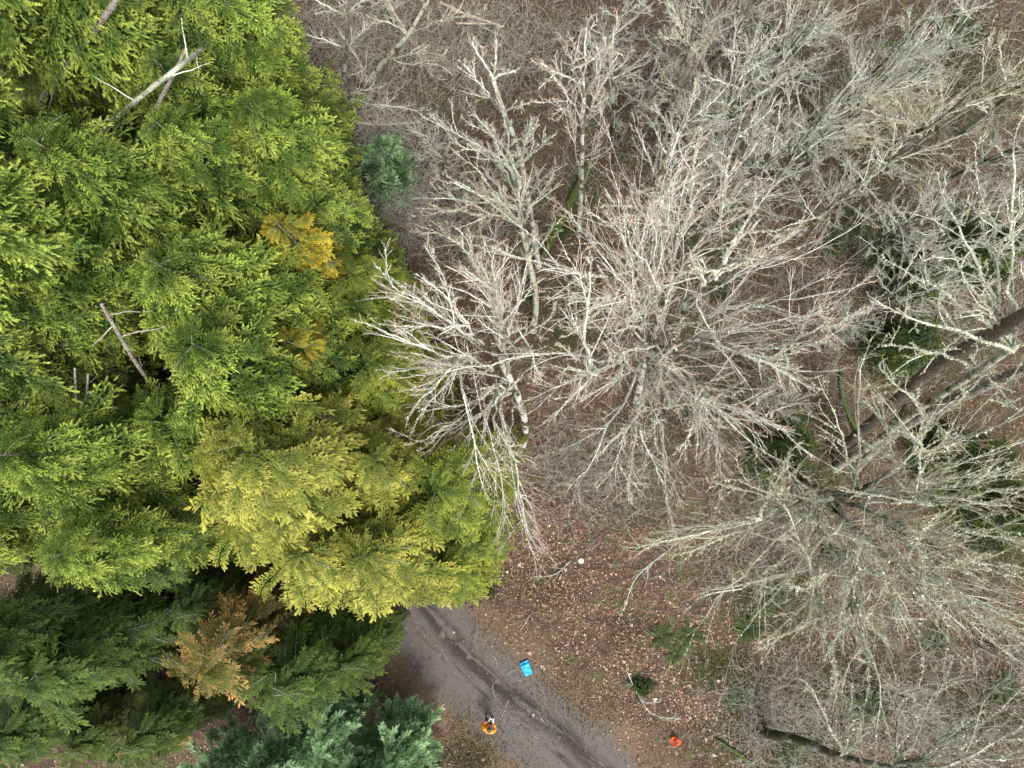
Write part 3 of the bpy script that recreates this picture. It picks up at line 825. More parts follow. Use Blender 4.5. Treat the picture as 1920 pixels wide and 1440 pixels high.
# ---------------------------------------------------------------- conifers
def fingers(S, D, L, U, tip0, tip1, kind):
    """shoots: start S (n,3), direction D, length L, up U -> triangles (verts (m*3,3), tip)"""
    n = len(S)
    Wd = nrm(np.cross(D, U)); U2 = np.cross(Wd, D)
    Vs, tp = [], []
    if kind == 'fir':
        m = 13
        for k in range(m):
            t = (k + 0.6) / m
            ph = k * 2.4 + RNG.uniform(0, 1, n)
            rad = nrm(Wd * np.cos(ph)[:, None] + U2 * (np.sin(ph) * 0.7 + 0.15)[:, None])
            b = S + D * (L * t)[:, None]
            ln = RNG.uniform(0.8, 1.2, n) * 0.064
            tip = b + rad * ln[:, None] * (1.0 - 0.45 * t) + D * (ln * (0.5 + 0.6 * t))[:, None]
            w = nrm(np.cross(rad, D)) * 0.020
            w2 = D * 0.026
            Vs.append(np.stack([b - w - w2, b + w + w2, tip], 1))
            tv = tip0 + (tip1 - tip0) * t
            tp.append(np.repeat(tv[:, None] if np.ndim(tv) else np.full((n, 1), tv), 3, 1))
    else:
        m = 9
        for k in range(m):
            t = k / (m - 1)
            side = -1 if k % 2 else 1
            if k == m - 1: side = 0
            b = S + D * (L * t * 0.85)[:, None]
            ln = L * (0.42 - 0.22 * t) * RNG.uniform(0.8, 1.2, n)
            dd = nrm(D + Wd * side * 0.75 + U2 * RNG.normal(0, 0.18, (n, 1)) - np.array([0, 0, 0.10]))
            tip = b + dd * ln[:, None]
            w = nrm(np.cross(dd, U2)) * 0.016
            Vs.append(np.stack([b - w, b + w, tip], 1))
            tv = np.clip(tip0 + (tip1 - tip0) * t, 0, 1)
            tp.append(np.repeat(tv[:, None] if np.ndim(tv) else np.full((n, 1), tv), 3, 1))
    return np.concatenate(Vs).reshape(-1, 3), np.concatenate(tp).ravel()

def frond_proto(kind, seed, Lr=1.3, n2=10):
    """one spray of foliage, scaled to length 1 along x: twig triangles, tip values, wood paths"""
    rg = np.random.default_rng(seed)
    S, D, L, T0, T1, wood, wr = [], [], [], [], [], [], []
    zig = rg.normal(0, 0.05)
    wood.append([np.array([x * Lr, math.sin(x * 3) * zig, 0]) for x in np.linspace(0, 1, 8)]); wr.append((0.011, 0.003))
    drop = -0.16 if kind == 'cedar' else -0.04
    for k in range(n2):
        t = min(1.0, 0.12 + 0.88 * (k + rg.uniform(0, .6)) / n2)
        for sgn in (-1, 1):
            if rg.random() < 0.10: continue
            b = np.array([t * Lr, math.sin(t * 3) * zig, 0])
            prof = (0.35 + 0.8 * math.sin(min(1, t * 1.02) * math.pi * 0.9) ** 0.8)
            l2 = prof * rg.uniform(0.45, 0.9) * Lr * 0.42
            a = rg.uniform(0.55, 1.05)
            d = np.array([math.cos(a), sgn * math.sin(a), rg.normal(0.0, 0.22 if kind == 'fir' else 0.14)]); d /= np.linalg.norm(d)
            if kind == 'cedar': d[2] -= 0.12
            if kind == 'plume':
                l2 *= 0.55; ph = rg.uniform(-0.9, 2.2); d = np.array([0.78, sgn * 0.62 * math.cos(ph), 0.62 * math.sin(ph)])
            P = lambda s: b + d * l2 * s + np.array([0.10 * l2 * s * s, 0, drop * l2 * s * s])
            wood.append([P(x) for x in (0, .33, .67, 1)]); wr.append((0.0045, 0.0025))
            n3 = max(3, int(l2 / (0.085 if kind == 'fir' else 0.065)))
            for q in range(n3):
                s = (q + rg.uniform(0.2, 0.9)) / n3
                aa = rg.uniform(0.4, 0.95) * (1 if q % 2 else -1)
                if q == n3 - 1: aa *= 0.2
                dx = d * math.cos(aa) + np.cross([0, 0, 1], d) * math.sin(aa)
                dx[2] += rg.normal(0.22 if kind == 'fir' else -0.12, 0.32 if kind == 'fir' else 0.22)
                S.append(P(s)); D.append(dx / np.linalg.norm(dx))
                L.append(rg.uniform(0.12, 0.25) if kind == 'fir' else rg.uniform(0.13, 0.24))
                o_ = 0.15 + 0.5 * s + 0.35 * t
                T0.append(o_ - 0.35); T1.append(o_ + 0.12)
    S, D, L, T0, T1 = map(np.array, (S, D, L, T0, T1))
    U = np.tile(np.array([0, 0, 1.0]), (len(S), 1)) + rg.normal(0, 0.25, (len(S), 3))
    V, tip = fingers(S, D, L, U, T0, T1, kind)
    return V / Lr, np.clip(tip, 0, 1), wood, wr, Lr

PROTO = {'plume': [frond_proto('plume', 90 + s, 1.3, 18) for s in range(4)], 'fir': [frond_proto('fir', s, 1.3, 8) for s in range(6)], 'cedar': [frond_proto('cedar', 50 + s, 1.35, 11) for s in range(6)]}

def conifer_meshes(name, kind, h, rad, n, mat, bark='bark_fir', low=0.25, droop=0.35, rise=0.35, lean=(0, 0), top_pow=0.75, trunk_r=None, gap=0.0, azr=None, frond=None, hj=0.0, bias=None):
    tr = trunk_r or 0.012 * h + 0.03
    ax = lambda z: np.array([lean[0] * (z / h) ** 1.3, lean[1] * (z / h) ** 1.3, z])
    zs = np.linspace(-0.15, h, 18)
    TP = np.array([ax(max(z, 0)) if z > 0 else np.array([0, 0, z]) for z in zs])
    V, F = tubes(TP[None], np.linspace(tr * 1.2, 0.015, 18)[None], 10)
    out = {'trunk': np_mesh(name + '_trunk', V, F, M[bark], {'lv': np.full(len(V), 0.1), 'rnd': np.full(len(V), 0.5)}, smooth=True)}
    Vs, tps, rs, WP, WR = [], [], [], [], []
    az = 0.0
    for k in range(n):
        t = (k + RNG.uniform(0, 1)) / n
        z = h * (low + (0.985 - low) * t)
        az += 2.39996 + RNG.normal(0, 0.45)
        a_ = az
        if azr is not None and RNG.random() < 0.6:
            a_ = RNG.normal(azr[0], azr[1])
        if gap and RNG.random() < gap: continue
        L = rad * max(0.10, (1 - t) ** top_pow) * RNG.uniform(0.7, 1.15) + 0.30
        V0, tip, wood, wr, Lr = PROTO[kind][RNG.integers(0, len(PROTO[kind]))]
        Lf = L
        if frond: L = min(L, frond * RNG.uniform(0.7, 1.25))
        off = max(0.0, (Lf - L)) * (RNG.uniform(0.1, 1.0) if frond else 0.0)
        sc = L
        vx, vy = math.cos(a_), math.sin(a_)
        if bias: vx, vy = vx * 0.8 + bias[1] * math.cos(bias[0]), vy * 0.8 + bias[1] * math.sin(bias[0])
        a_f = math.atan2(vy, vx) + (RNG.normal(0, hj) if frond else 0.0)
        P = V0.copy() * sc
        # keep shoots at a real size: rescale offsets only mildly
        el = rise * (0.2 + t * 1.3) + RNG.normal(0, 0.12) - (1 - t) * 0.15
        dr = droop * RNG.uniform(0.6, 1.4) * (1.1 - 0.5 * t)
        roll = RNG.normal(0, 0.25)
        topf = bool(frond) and t > 0.80
        if topf:                                          # rounded top: sprays lie over the whole crown, not only outwards
            L = RNG.uniform(0.75, 1.2); sc = L; off = min(Lf, rad * 0.45) * math.sqrt(RNG.random()) * (1.0 - (t - 0.8) * 3.5)
            el = RNG.uniform(-0.05, 0.45); dr = 0.45
            a_f = (bias[0] if bias else a_) + RNG.normal(0, 1.1)
        def xf(Q):
            Q = Q.copy()
            x = Q[:, 0] / L
            y = Q[:, 1] * math.cos(roll) - Q[:, 2] * math.sin(roll)
            zz = Q[:, 1] * math.sin(roll) + Q[:, 2] * math.cos(roll)
            zz = zz - dr * L * x * x
            ce, se = math.cos(el), math.sin(el)
            X = Q[:, 0] * ce - zz * se; Zq = Q[:, 0] * se + zz * ce
            ca, sa = math.cos(a_f), math.sin(a_f)
            return np.column_stack([X * ca - y * sa + off * math.cos(a_), X * sa + y * ca + off * math.sin(a_), Zq - 0.12 * off]) + ax(z)
        Vs.append(xf(P)); tps.append(tip)
        base_r = RNG.random()
        rs.append(np.repeat(np.clip(0.35 * base_r + 0.65 * RNG.random(len(P) // 3), 0, 1), 3))
        if off > 0.2 and t < .7:
            e_ = xf(np.zeros((1, 3)))[0]; s_ = ax(z - 0.1)
            WP.append(bez(s_, e_, 0.15, 5, 0.02)); WR.append(np.linspace(0.02, 0.012, 5))
        if topf and RNG.random() < .7 or (t > .6 and RNG.random() < .5): continue
        for w, (r0, r1) in (zip(wood[:1], wr) if topf or RNG.random() < .35 else zip(wood, wr)):
            Q = xf(resample(np.array(w), 5) / Lr * sc)
            WP.append(Q); WR.append(np.linspace(r0, r1, 5))
    V = np.concatenate(Vs)
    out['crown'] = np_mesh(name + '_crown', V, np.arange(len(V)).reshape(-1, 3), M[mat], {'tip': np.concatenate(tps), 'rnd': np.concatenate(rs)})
    V, F = tubes(np.array(WP), np.array(WR), 3)
    out['branches'] = np_mesh(name + '_branches', V, F, M[bark], {'lv': np.full(len(V), 0.5), 'rnd': np.repeat(RNG.random(len(WP)), 15)})
    return out

FIR = [conifer_meshes('fir_a', 'fir', 19, 3.0, 420, 'fir', droop=0.25, low=0.15, frond=1.15, hj=.7, top_pow=.6), conifer_meshes('fir_b', 'fir', 17, 3.3, 430, 'fir', droop=0.30, lean=(0.8, -0.4), low=0.15, frond=1.2, hj=.7, top_pow=.55),
       conifer_meshes('fir_c', 'fir', 21, 2.9, 430, 'fir', droop=0.25, lean=(-0.5, 0.5), low=0.2, frond=1.15, hj=.7, top_pow=.6), conifer_meshes('fir_d', 'fir', 15, 3.1, 380, 'fir', droop=0.3, low=0.15, frond=1.15, hj=.7, top_pow=.55)]
GREEN = (0.060, 0.118, 0.018)
GREEN2 = (0.042, 0.095, 0.022)
def put(lst, v, px, py, zf, label, cat, group, color, kind='fir_tree', scale=1.0, rz=None):
    """px,py = where the middle of the crown shows; zf = height of that middle"""
    c = at(px, py, zf); c[2] = gz(c[0], c[1])
    return place_tree(kind, lst[v] if isinstance(lst, list) else lst, c, label, cat, group, (RNG.normal(0, .35) if kind == 'cedar_tree' and (lst[0] if isinstance(lst, list) else lst) is not GOLD_ and (lst[0] if isinstance(lst, list) else lst) is not RUST_ else RNG.uniform(0, 6.28)) if rz is None else rz, scale, color)
GOLD_ = RUST_ = None
firs = [
    (0, 60, 60, 13, 1.0, GREEN, 'fir in the top left corner of the picture'),
    (1, 250, 40, 12, 0.95, GREEN, 'fir at the top edge, second from the left corner'),
    (3, 395, 50, 11, 0.9, GREEN2, 'fir at the top edge above the grey leaning dead trunk'),
    (3, 495, 115, 9, 0.85, GREEN, 'fir at the upper right end of the firs, beside the clearing'),
    (2, 40, 280, 13, 0.95, GREEN, 'tall fir on the left edge below the corner fir'),
    (3, 380, 210, 10, 0.9, GREEN2, 'darker fir just right of the grey leaning dead trunk'),
    (0, 230, 370, 13, 0.9, GREEN, 'bright fir below the grey leaning dead trunk'),
    (1, 510, 300, 11, 0.8, GREEN, 'fir with pale tips left of the small blue green fir'),
    (2, 60, 500, 14, 0.95, GREEN, 'fir at the left edge halfway down, tips touched with pink cones'),
    (1, 330, 500, 13, 0.9, GREEN, 'lush fir in the middle of the firs beside the golden cedar sprays'),
    (3, 480, 540, 12, 0.85, GREEN, 'light tipped fir between the two golden cedar sprays'),
    (0, 80, 660, 12, 0.9, GREEN2, 'dim fir at the left edge above the gap with reddish soil'),
    (3, 620, 420, 8, 0.7, GREEN2, 'smaller fir at the right side of the firs behind the golden cedar sprays'),
    (1, 380, 690, 13, 0.9, GREEN, 'bright fir just above the left end of the yellow cedar'),
    (3, 570, 670, 11, 0.75, GREEN2, 'green fir wedged between yellow cedar and upper golden sprays'),
    (0, 170, 850, 12, 0.85, GREEN, 'fir beside the double grey trunk near the left edge'),
    (2, 200, 990, 12, 0.72, GREEN, 'bright fir overhanging the dark gap at the lower left'),
    (3, 150, 170, 9, 0.85, GREEN2, 'deep green fir left of the grey leaning dead trunk'),
    (0, 470, 390, 8, 0.8, GREEN, 'fir left of the upper golden cedar'),
    (1, 150, 440, 10, 0.8, GREEN2, 'shaded fir between the left edge and the lush middle fir'),
    (0, 250, 600, 9, 0.8, GREEN, 'fir around the broken brown stem above the grey dirt gap'),
    (3, 430, 800, 8, 0.9, GREEN, 'fir at the upper left shoulder of the yellow cedar'),
    (1, 320, 880, 8, 0.8, GREEN2, 'fir between the dirt gap and the yellow cedar'),
    (2, 30, 800, 9, 0.8, GREEN2, 'fir on the left edge beside the double grey trunk'),
    (1, 90, 960, 8, 0.8, GREEN, 'fir on the left edge above the dark cedars'),
    (0, 545, 215, 6, 0.6, GREEN, 'fir at the clearing, above the small blue green fir'),
    (3, 690, 600, 7, 0.65, (0.05, 0.10, 0.012), 'low fir under the tips of the leaning white tree'),
]
for v, px, py, zf, sc, col, lab in firs:
    put(FIR, v, px, py, zf, lab, 'fir tree', 'firs of the left half', col, scale=sc)

CED_A = conifer_meshes('cedar_a', 'cedar', 15, 4.3, 620, 'cedar', low=0.10, droop=0.75, rise=0.12, top_pow=0.45, frond=1.25, hj=.55, bias=(-1.15, .5))
CED_B = conifer_meshes('cedar_b', 'cedar', 12, 3.4, 420, 'cedar', low=0.10, droop=0.75, rise=0.12, top_pow=0.45, frond=1.2, hj=.55, bias=(-1.15, .5))
YEL = (0.10, 0.135, 0.018)
CED_C = conifer_meshes('cedar_c', 'cedar', 11, 3.0, 380, 'green_cedar', low=0.08, droop=0.75, rise=0.12, top_pow=0.45, frond=1.15, hj=.55, bias=(-1.15, .5))
YC = 'yellow cedars above the dirt road'
GC = (0.07, 0.11, 0.014)
put([CED_A], 0, 590, 850, 9, 'broad yellow cedar in the middle of the yellow mass, drooping golden sprays', 'cedar tree', YC, YEL, 'cedar_tree')
put([CED_B], 0, 740, 1000, 6.5, 'yellow cedar whose lower sprays hang over the head of the dirt road', 'cedar tree', YC, YEL, 'cedar_tree', 1.0)
put([CED_B], 0, 620, 1010, 7.5, 'yellow cedar left of the one hanging over the road head', 'cedar tree', YC, YEL, 'cedar_tree', 0.95)
put([CED_B], 0, 490, 950, 8.5, 'yellow cedar at the edge of the dark gap, golden tips pointing down', 'cedar tree', YC, YEL, 'cedar_tree', 0.9)
put([CED_B], 0, 740, 860, 7.5, 'yellow cedar behind the lower limbs of the leaning white tree', 'cedar tree', YC, YEL, 'cedar_tree', 0.95)
put([CED_C], 0, 850, 900, 5.5, 'green cedar at the right end of the yellow mass, under white twigs', 'cedar tree', YC, GC, 'cedar_tree', 1.05)
put([CED_C], 0, 860, 1020, 4, 'lowest green cedar at the right, beside the leaf covered slope', 'cedar tree', YC, GC, 'cedar_tree', 0.85)
put([CED_C], 0, 720, 700, 7, 'green cedar rising between the yellow mass and the leaning white tree', 'cedar tree', YC, GC, 'cedar_tree', 0.95)
put([CED_C], 0, 680, 540, 7, 'upper green cedar left of the leaning white tree tips', 'cedar tree', YC, GC, 'cedar_tree', 0.85)
GOLD = conifer_meshes('gold_cedar', 'cedar', 15, 1.7, 130, 'gold', low=0.35, droop=0.5, rise=0.2, frond=1.2, hj=.4)
GOLD_ = GOLD
put([GOLD], 0, 520, 420, 12.5, 'golden orange cedar showing through the firs near the upper clearing', 'cedar tree', 'golden cedars', (0.13, 0.15, 0.02), 'cedar_tree', 0.85)
put([GOLD], 0, 540, 640, 12, 'golden orange cedar showing through the firs above the yellow cedar', 'cedar tree', 'golden cedars', (0.13, 0.15, 0.02), 'cedar_tree', 0.82)
DARK = [conifer_meshes('dark_cedar_a', 'cedar', 12, 2.9, 330, 'dark', low=0.1, droop=0.6, rise=0.1, top_pow=.55, frond=1.2, hj=.55, bias=(-0.9, .35)), conifer_meshes('dark_cedar_b', 'cedar', 9, 2.3, 230, 'dark', low=0.1, droop=0.6, rise=0.1, top_pow=.55, frond=1.15, hj=.55, bias=(-0.9, .35))]
DK = (0.040, 0.072, 0.014)
put(DARK, 0, 60, 1180, 7, 'dark green cedar at the left edge above the leaf covered corner', 'cedar tree', None, DK, 'cedar_tree')
put(DARK, 0, 210, 1200, 5, 'shaded dark cedar between the left edge and rusty cedar', 'cedar tree', None, DK, 'cedar_tree', 0.85)
put(DARK, 1, 130, 1310, 3, 'lowest dark cedar touching the leaf covered bottom left corner', 'cedar tree', None, DK, 'cedar_tree', 0.9)
put(DARK, 1, 420, 1110, 2.5, 'low black green cedar deep in the gap under the yellow cedars', 'cedar tree', None, (0.025, 0.045, 0.01), 'cedar_tree', 0.75)  # added to blacken the gap; its shade is put into the foliage colour
put(DARK, 1, 230, 1090, 3, 'low black green cedar deep in the gap under the overhanging fir', 'cedar tree', None, (0.025, 0.045, 0.01), 'cedar_tree', 0.75)  # second added gap filler, coloured near black to stand for shade
put(DARK, 1, 330, 1330, 3, 'dark cedar below the rusty cedar, left of the blue green clump', 'cedar tree', None, (0.045, 0.07, 0.015), 'cedar_tree', 0.8)
put(DARK, 1, 215, 1345, 2.5, 'olive cedar behind the dark glossy bush near the bottom left', 'cedar tree', None, (0.055, 0.07, 0.015), 'cedar_tree', 0.65)
put(DARK, 1, 510, 1210, 4, 'olive green cedar between the rusty cedar and the yellow cedar', 'cedar tree', None, (0.06, 0.085, 0.015), 'cedar_tree', 0.85)
put(DARK, 1, 20, 980, 6, 'green cedar on the left edge beside the overhanging bright fir', 'cedar tree', None, (0.05, 0.08, 0.012), 'cedar_tree', 1.1)
put(DARK, 1, 590, 1220, 4, 'dark green cedar above the blue green cedars, left of the dirt road', 'cedar tree', None, DK, 'cedar_tree', 1.0)
put(DARK, 1, 680, 1200, 3, 'small dark cedar touching the left edge of the dirt road', 'cedar tree', None, (0.05, 0.08, 0.012), 'cedar_tree', 0.75)
put(DARK, 1, 330, 1020, 4, 'deeply shaded cedar in the dark gap left of the yellow cedar', 'cedar tree', None, DK, 'cedar_tree', 0.9)
RUST = conifer_meshes('rusty_cedar', 'cedar', 9, 2.1, 85, 'rust', low=0.2, droop=0.35, rise=0.3, frond=1.15, hj=.4)
RUST_ = RUST
put([RUST], 0, 400, 1235, 8.5, 'rusty orange cedar dying back, in the middle of the lower left', 'cedar tree', None, (0.085, 0.105, 0.018), 'cedar_tree', 1.15)
put([RUST], 0, 270, 1390, 5, 'dull olive brown cedar at the bottom edge below the rusty cedar', 'cedar tree', None, (0.065, 0.08, 0.018), 'cedar_tree', 0.7)
BLUE = [conifer_meshes('blue_cedar_a', 'plume', 7.5, 2.1, 190, 'blue', low=0.12, droop=-0.05, rise=0.35, top_pow=0.5, azr=(1.35, .7), frond=1.1, hj=.3), conifer_meshes('blue_cedar_b', 'plume', 6, 1.8, 160, 'blue', low=0.12, droop=-0.05, rise=0.35, top_pow=0.5, azr=(1.35, .7), frond=1.1, hj=.3)]
BL = (0.058, 0.145, 0.048)
for v, px, py, sc, lab in [(0, 430, 1420, .95, 'blue green cedar at the bottom edge, leftmost of the blue green clump'), (0, 540, 1390, 1.0, 'tall blue green plume cedar in the middle of the bottom clump'),
                           (1, 640, 1340, .95, 'dark blue green cedar at the top of the bottom clump'), (0, 690, 1410, .95, 'blue green cedar at the bottom edge right of the tall plume cedar'), (1, 770, 1380, .95, 'blue green cedar beside the dirt road, rightmost of the bottom clump')]:
    put(BLUE, v, px - 25, py + 55, 4.0, lab, 'cedar tree', 'blue green cedars at the bottom edge', BL, 'cedar_tree', sc, rz=RNG.normal(-0.1, 0.15))
# small conifers on the right and in the clearing
SAP = conifer_meshes('sapling_fir', 'fir', 4.2, 1.4, 60, 'blue', low=0.1, droop=0.2, rise=0.3)
YC_ = conifer_meshes('young_fir', 'fir', 4.2, 1.7, 55, 'dark', low=0.05, droop=0.3, rise=0.2)
put([SAP], 0, 725, 300, 2, 'small blue green fir standing alone at the edge of the reddish clearing', 'fir tree', None, (0.022, 0.07, 0.018), 'fir_tree', 0.9)
for px, py, sc, lab in [(1480, 850, .8, 'young dark green conifer below the right limbs of the big white tree'), (1800, 860, 1.1, 'young conifer under the dark leaning trunk at the right edge'),
                        (1870, 960, 1.0, 'young conifer seen through the wide maple at the right edge'), (1720, 500, .9, 'dark young conifer left of the curling limbs at the right edge'),
                        (1850, 470, 1.0, 'dark young conifer behind the curling limbs at the right edge'), (1700, 640, .9, 'young conifer just above the dark leaning trunk')]:
    put([YC_], 0, px, py, 1.5, lab, 'young conifer', 'young conifers under the bare trees', (0.020, 0.045, 0.014), 'young_conifer', sc)

# dark fir trunk crossing the right edge: its crown is outside the picture
def log_mesh(name, pts, r0, r1, mat, sides=12, K=24, lv=0.1, bumpy=0.07):
    P = resample(np.asarray(pts, float), K)[None]
    Rd = np.linspace(r0, r1, K)[None] * (1 + RNG.normal(0, bumpy, (1, K)))
    V, F = tubes(P, Rd, sides)
    ring = P[0][:, None, :].repeat(sides, 1).reshape(-1, 3)
    kk = np.repeat(np.arange(K), sides); ss = np.tile(np.arange(sides), K)
    V = V + (V - ring) * ((hsh(kk * 0.35, ss * 2.1, 1.0) - 0.5) * 0.35 + RNG.normal(0, 0.03, len(V)))[:, None]
    caps = [np.arange(sides)[None, ::-1], (np.arange(sides) + (K - 1) * sides)[None]]
    return V, F, caps
def tree_trunk(kind, label, cat, px_pts, r0, r1, mat, stubs=6, group=None, ground=True):
    pts = np.array([at(*p) for p in px_pts])
    if len(pts) > 2: pts = catmull(pts, 6)
    o3 = pts[0].copy()
    V, F, caps = log_mesh(kind, pts - o3, r0, r1, mat, 16, 70, bumpy=0.03)
    root = empty(kind, o3, label, cat, group)
    obj('trunk', np_mesh(kind + '_trunk', V, [F] + caps, M[mat], {'lv': np.full(len(V), 0.19), 'rnd': np.full(len(V), 0.4)}, smooth=True), root)
    for k in range(stubs):
        i = RNG.integers(3, len(pts) - 1)
        a = nrm(RNG.normal(0, 1, 3) * np.array([1, 1, 0.6])); L = RNG.uniform(0.5, 1.4)
        b = bez(pts[i] - o3, pts[i] - o3 + a * L, 0.0, 6, 0.06)
        V, F = tubes(b[None], np.linspace(0.025, 0.008, 6)[None], 5)
        obj('branch_stub', np_mesh(kind + '_stub', V, F, M[mat], {'lv': np.full(len(V), 0.4), 'rnd': np.full(len(V), 0.7)}, smooth=True), root)
    return root
tree_trunk('fir_tree', 'thick dark furrowed fir trunk leaning out of the right edge of the picture', 'fir tree', [(1570, 850, 0), (1640, 790, 5), (1750, 690, 11), (1930, 590, 17), (2150, 470, 21)], 0.27, 0.17, 'bark_dark', 7)
tree_trunk('fir_tree', 'second dark trunk below the first at the right edge, grey with lichen', 'fir tree', [(1600, 880, 0), (1680, 810, 5), (1800, 745, 10), (1930, 690, 14), (2100, 620, 17)], 0.22, 0.13, 'bark_mossy', 6)
tree_trunk('dead_trunk', 'long grey dead trunk leaning between the upper left firs', 'tree trunk', [(150, 290, 5), (232, 210, 12.5), (285, 165, 14), (336, 125, 14.5), (380, 90, 12)], 0.10, 0.06, 'bark', 5)
tree_trunk('dead_trunk', 'short reddish brown trunk below the grey dead trunk', 'tree trunk', [(270, 260, 4), (290, 210, 12), (320, 150, 13.5), (350, 90, 14)], 0.12, 0.05, 'bark_fir', 2)
tree_trunk('dead_trunk', 'dim slanting trunk at the top left among the firs', 'tree trunk', [(60, 240, 6), (90, 170, 12), (150, 95, 13), (215, 5, 15), (260, -60, 16)], 0.13, 0.07, 'bark_fir', 4)
tree_trunk('dead_trunk', 'upright grey trunk, left one of the pair near the reddish soil gap', 'tree trunk', [(158, 880, 0), (156, 850, 8), (146, 800, 11), (140, 690, 13)], 0.10, 0.03, 'bark', 4)
tree_trunk('dead_trunk', 'upright grey trunk, right one of the pair near the reddish soil gap', 'tree trunk', [(170, 880, 0), (165, 850, 8), (160, 800, 11), (165, 700, 12.5)], 0.09, 0.03, 'bark', 4)
tree_trunk('dead_trunk', 'bare horizontal grey limb reaching across the grey dirt gap', 'tree trunk', [(350, 755, 8), (270, 768, 10), (195, 780, 11)], 0.055, 0.025, 'bark', 4)
tree_trunk('dead_trunk', 'broken brown stem slanting above the grey dirt gap', 'tree trunk', [(325, 800, 5), (300, 745, 9), (255, 680, 12), (190, 570, 15)], 0.09, 0.05, 'bark_fir', 4)
print('conifers done')

# ---------------------------------------------------------------- ferns and shrubs
def fern_mesh(name, nf, L0):
    Vs, tp = [], []
    for k in range(nf):
        a = k * 6.283 / nf + RNG.normal(0, 0.2); L = L0 * RNG.uniform(0.7, 1.1); up = RNG.uniform(0.4, 0.9)
        d = np.array([math.cos(a), math.sin(a), 0]); s = np.array([-d[1], d[0], 0])
        for j in range(26):
            t = 0.12 + 0.88 * j / 26
            p = d * L * t + np.array([0, 0, L * up * (t - t * t * 0.85)])
            w = L * 0.17 * math.sin(math.pi * min(1, t * 0.85 + 0.15)) ** 0.7
            for sg in (-1, 1):
                e = p + s * sg * w + d * w * 0.35 + np.array([0, 0, RNG.normal(0, 0.02)])
                b = d * 0.016
                Vs.append([p - b, p + b, e]); tp.append(t)
    V = np.array(Vs).reshape(-1, 3)
    return np_mesh(name, V, np.arange(len(V)).reshape(-1, 3), M['fern'], {'tip': np.repeat(tp, 3), 'rnd': np.repeat(RNG.random(len(tp)), 3)})
FE = [fern_mesh('fern_a', 16, 0.95), fern_mesh('fern_b', 20, 0.8), fern_mesh('fern_c', 12, 1.05)]
ferns = [(1625, 1325, 0, 1.1, 'large sword fern in the open below the wide maple'), (1380, 1310, 1, .9, 'sword fern under lichened twigs right of the red bucket'), (1240, 1190, 0, .8, 'sword fern under twigs, highest of the two right of the leaf covered slope'),
         (1265, 1225, 1, .8, 'sword fern under twigs, lower of the two right of the leaf covered slope'), (1440, 1120, 2, 1.1, 'sword fern beneath the left limbs of the wide maple'), (1520, 1150, 0, 1.0, 'sword fern straight below the fork of the wide maple'),
         (1400, 1180, 1, 1.0, 'sword fern at the lower left foot of the wide maple branches'), (1290, 1190, 0, .9, 'sword fern at the tip of the wide maple longest left limb'), (1440, 820, 0, 1.2, 'sword fern at the lower right of the big white tree'),
         (1500, 790, 1, 1.1, 'sword fern left of the dark leaning trunk foot'), (1050, 430, 0, 1.0, 'bright sword fern beside the mossy log middle'), (1065, 600, 1, 1.0, 'sword fern between the two white trees'),
         (1350, 560, 2, 1.0, 'sword fern glimpsed through the big white tree'), (1600, 420, 0, 1.1, 'sword fern under the long slanting dark stem'), (1560, 460, 1, 1.0, 'sword fern left of the long slanting dark stem'),
         (1700, 90, 0, 1.2, 'fern near the top right corner, lower left of the pair'), (1800, 60, 2, 1.2, 'fern near the top right corner, upper right of the pair'), (1430, 60, 1, 1.0, 'fern at the top edge right of centre'),
         (1750, 1200, 0, 1.0, 'fern under the right limbs of the wide maple'), (1880, 1290, 1, 1.1, 'fern at the right edge between wide maple and corner tree'), (1480, 1420, 2, .9, 'fern at the bottom edge under the corner tree trunk'),
         (1680, 780, 2, 1.0, 'fern below the dark leaning trunk'), (1350, 220, 1, .9, 'green fern in the heart of the upper right thicket'), (1560, 1040, 1, .9, 'fern just under the fork of the wide maple'), (915, 60, 0, .8, 'fern beside the fallen logs at the top')]
for px, py, v, sc, lab in ferns:
    c = at(px, py); c[2] = gz(c[0], c[1])
    o = obj('sword_fern', FE[v], color=(0.03, 0.05, 0.011)); o.location = c; o.scale = (sc,) * 3; o.rotation_euler = (0, 0, RNG.uniform(0, 6.28))
    tag(o, lab, 'fern', 'sword ferns on the forest floor')

def bush_mesh(name, r, h, n, mat):
    a = RNG.uniform(0, 6.283, n); lob = 0.62 + 0.25 * np.sin(a * 3 + r * 9) + 0.18 * np.sin(a * 7 + 2 * r) ; rr = r * lob * RNG.random(n) ** 0.6 * RNG.uniform(.8, 1.25, n); z = h * RNG.random(n) * np.clip(1 - (rr / r) ** 2 * .7, .1, 1)
    C = np.column_stack([rr * np.cos(a), rr * np.sin(a) * .75, z])
    D = nrm(RNG.normal(0, 1, (n, 3)) + [0, 0, .4]); S = nrm(np.cross(D, RNG.normal(0, 1, (n, 3))))
    l = RNG.uniform(0.03, 0.08, n)[:, None]
    V = np.stack([C - D * l, C + S * l * .5, C + D * l, C - S * l * .5], 1).reshape(-1, 3)
    return np_mesh(name, V, np.arange(len(V)).reshape(-1, 4), mat, {'tip': np.repeat(RNG.random(n), 4), 'rnd': np.repeat(RNG.random(n), 4)})
def stems_mesh(name, r, h, n):
    P = np.stack([bez(np.array([0, 0, 0.]), np.array([RNG.normal(0, r * .5), RNG.normal(0, r * .4), h * RNG.uniform(.6, 1)]), .3, 6, .05) for _ in range(n)])
    V, F = tubes(P, np.tile(np.linspace(.012, .005, 6), (n, 1)), 4)
    return np_mesh(name, V, F, M['stick'], {'lv': np.full(len(V), .4), 'rnd': np.full(len(V), .5)})
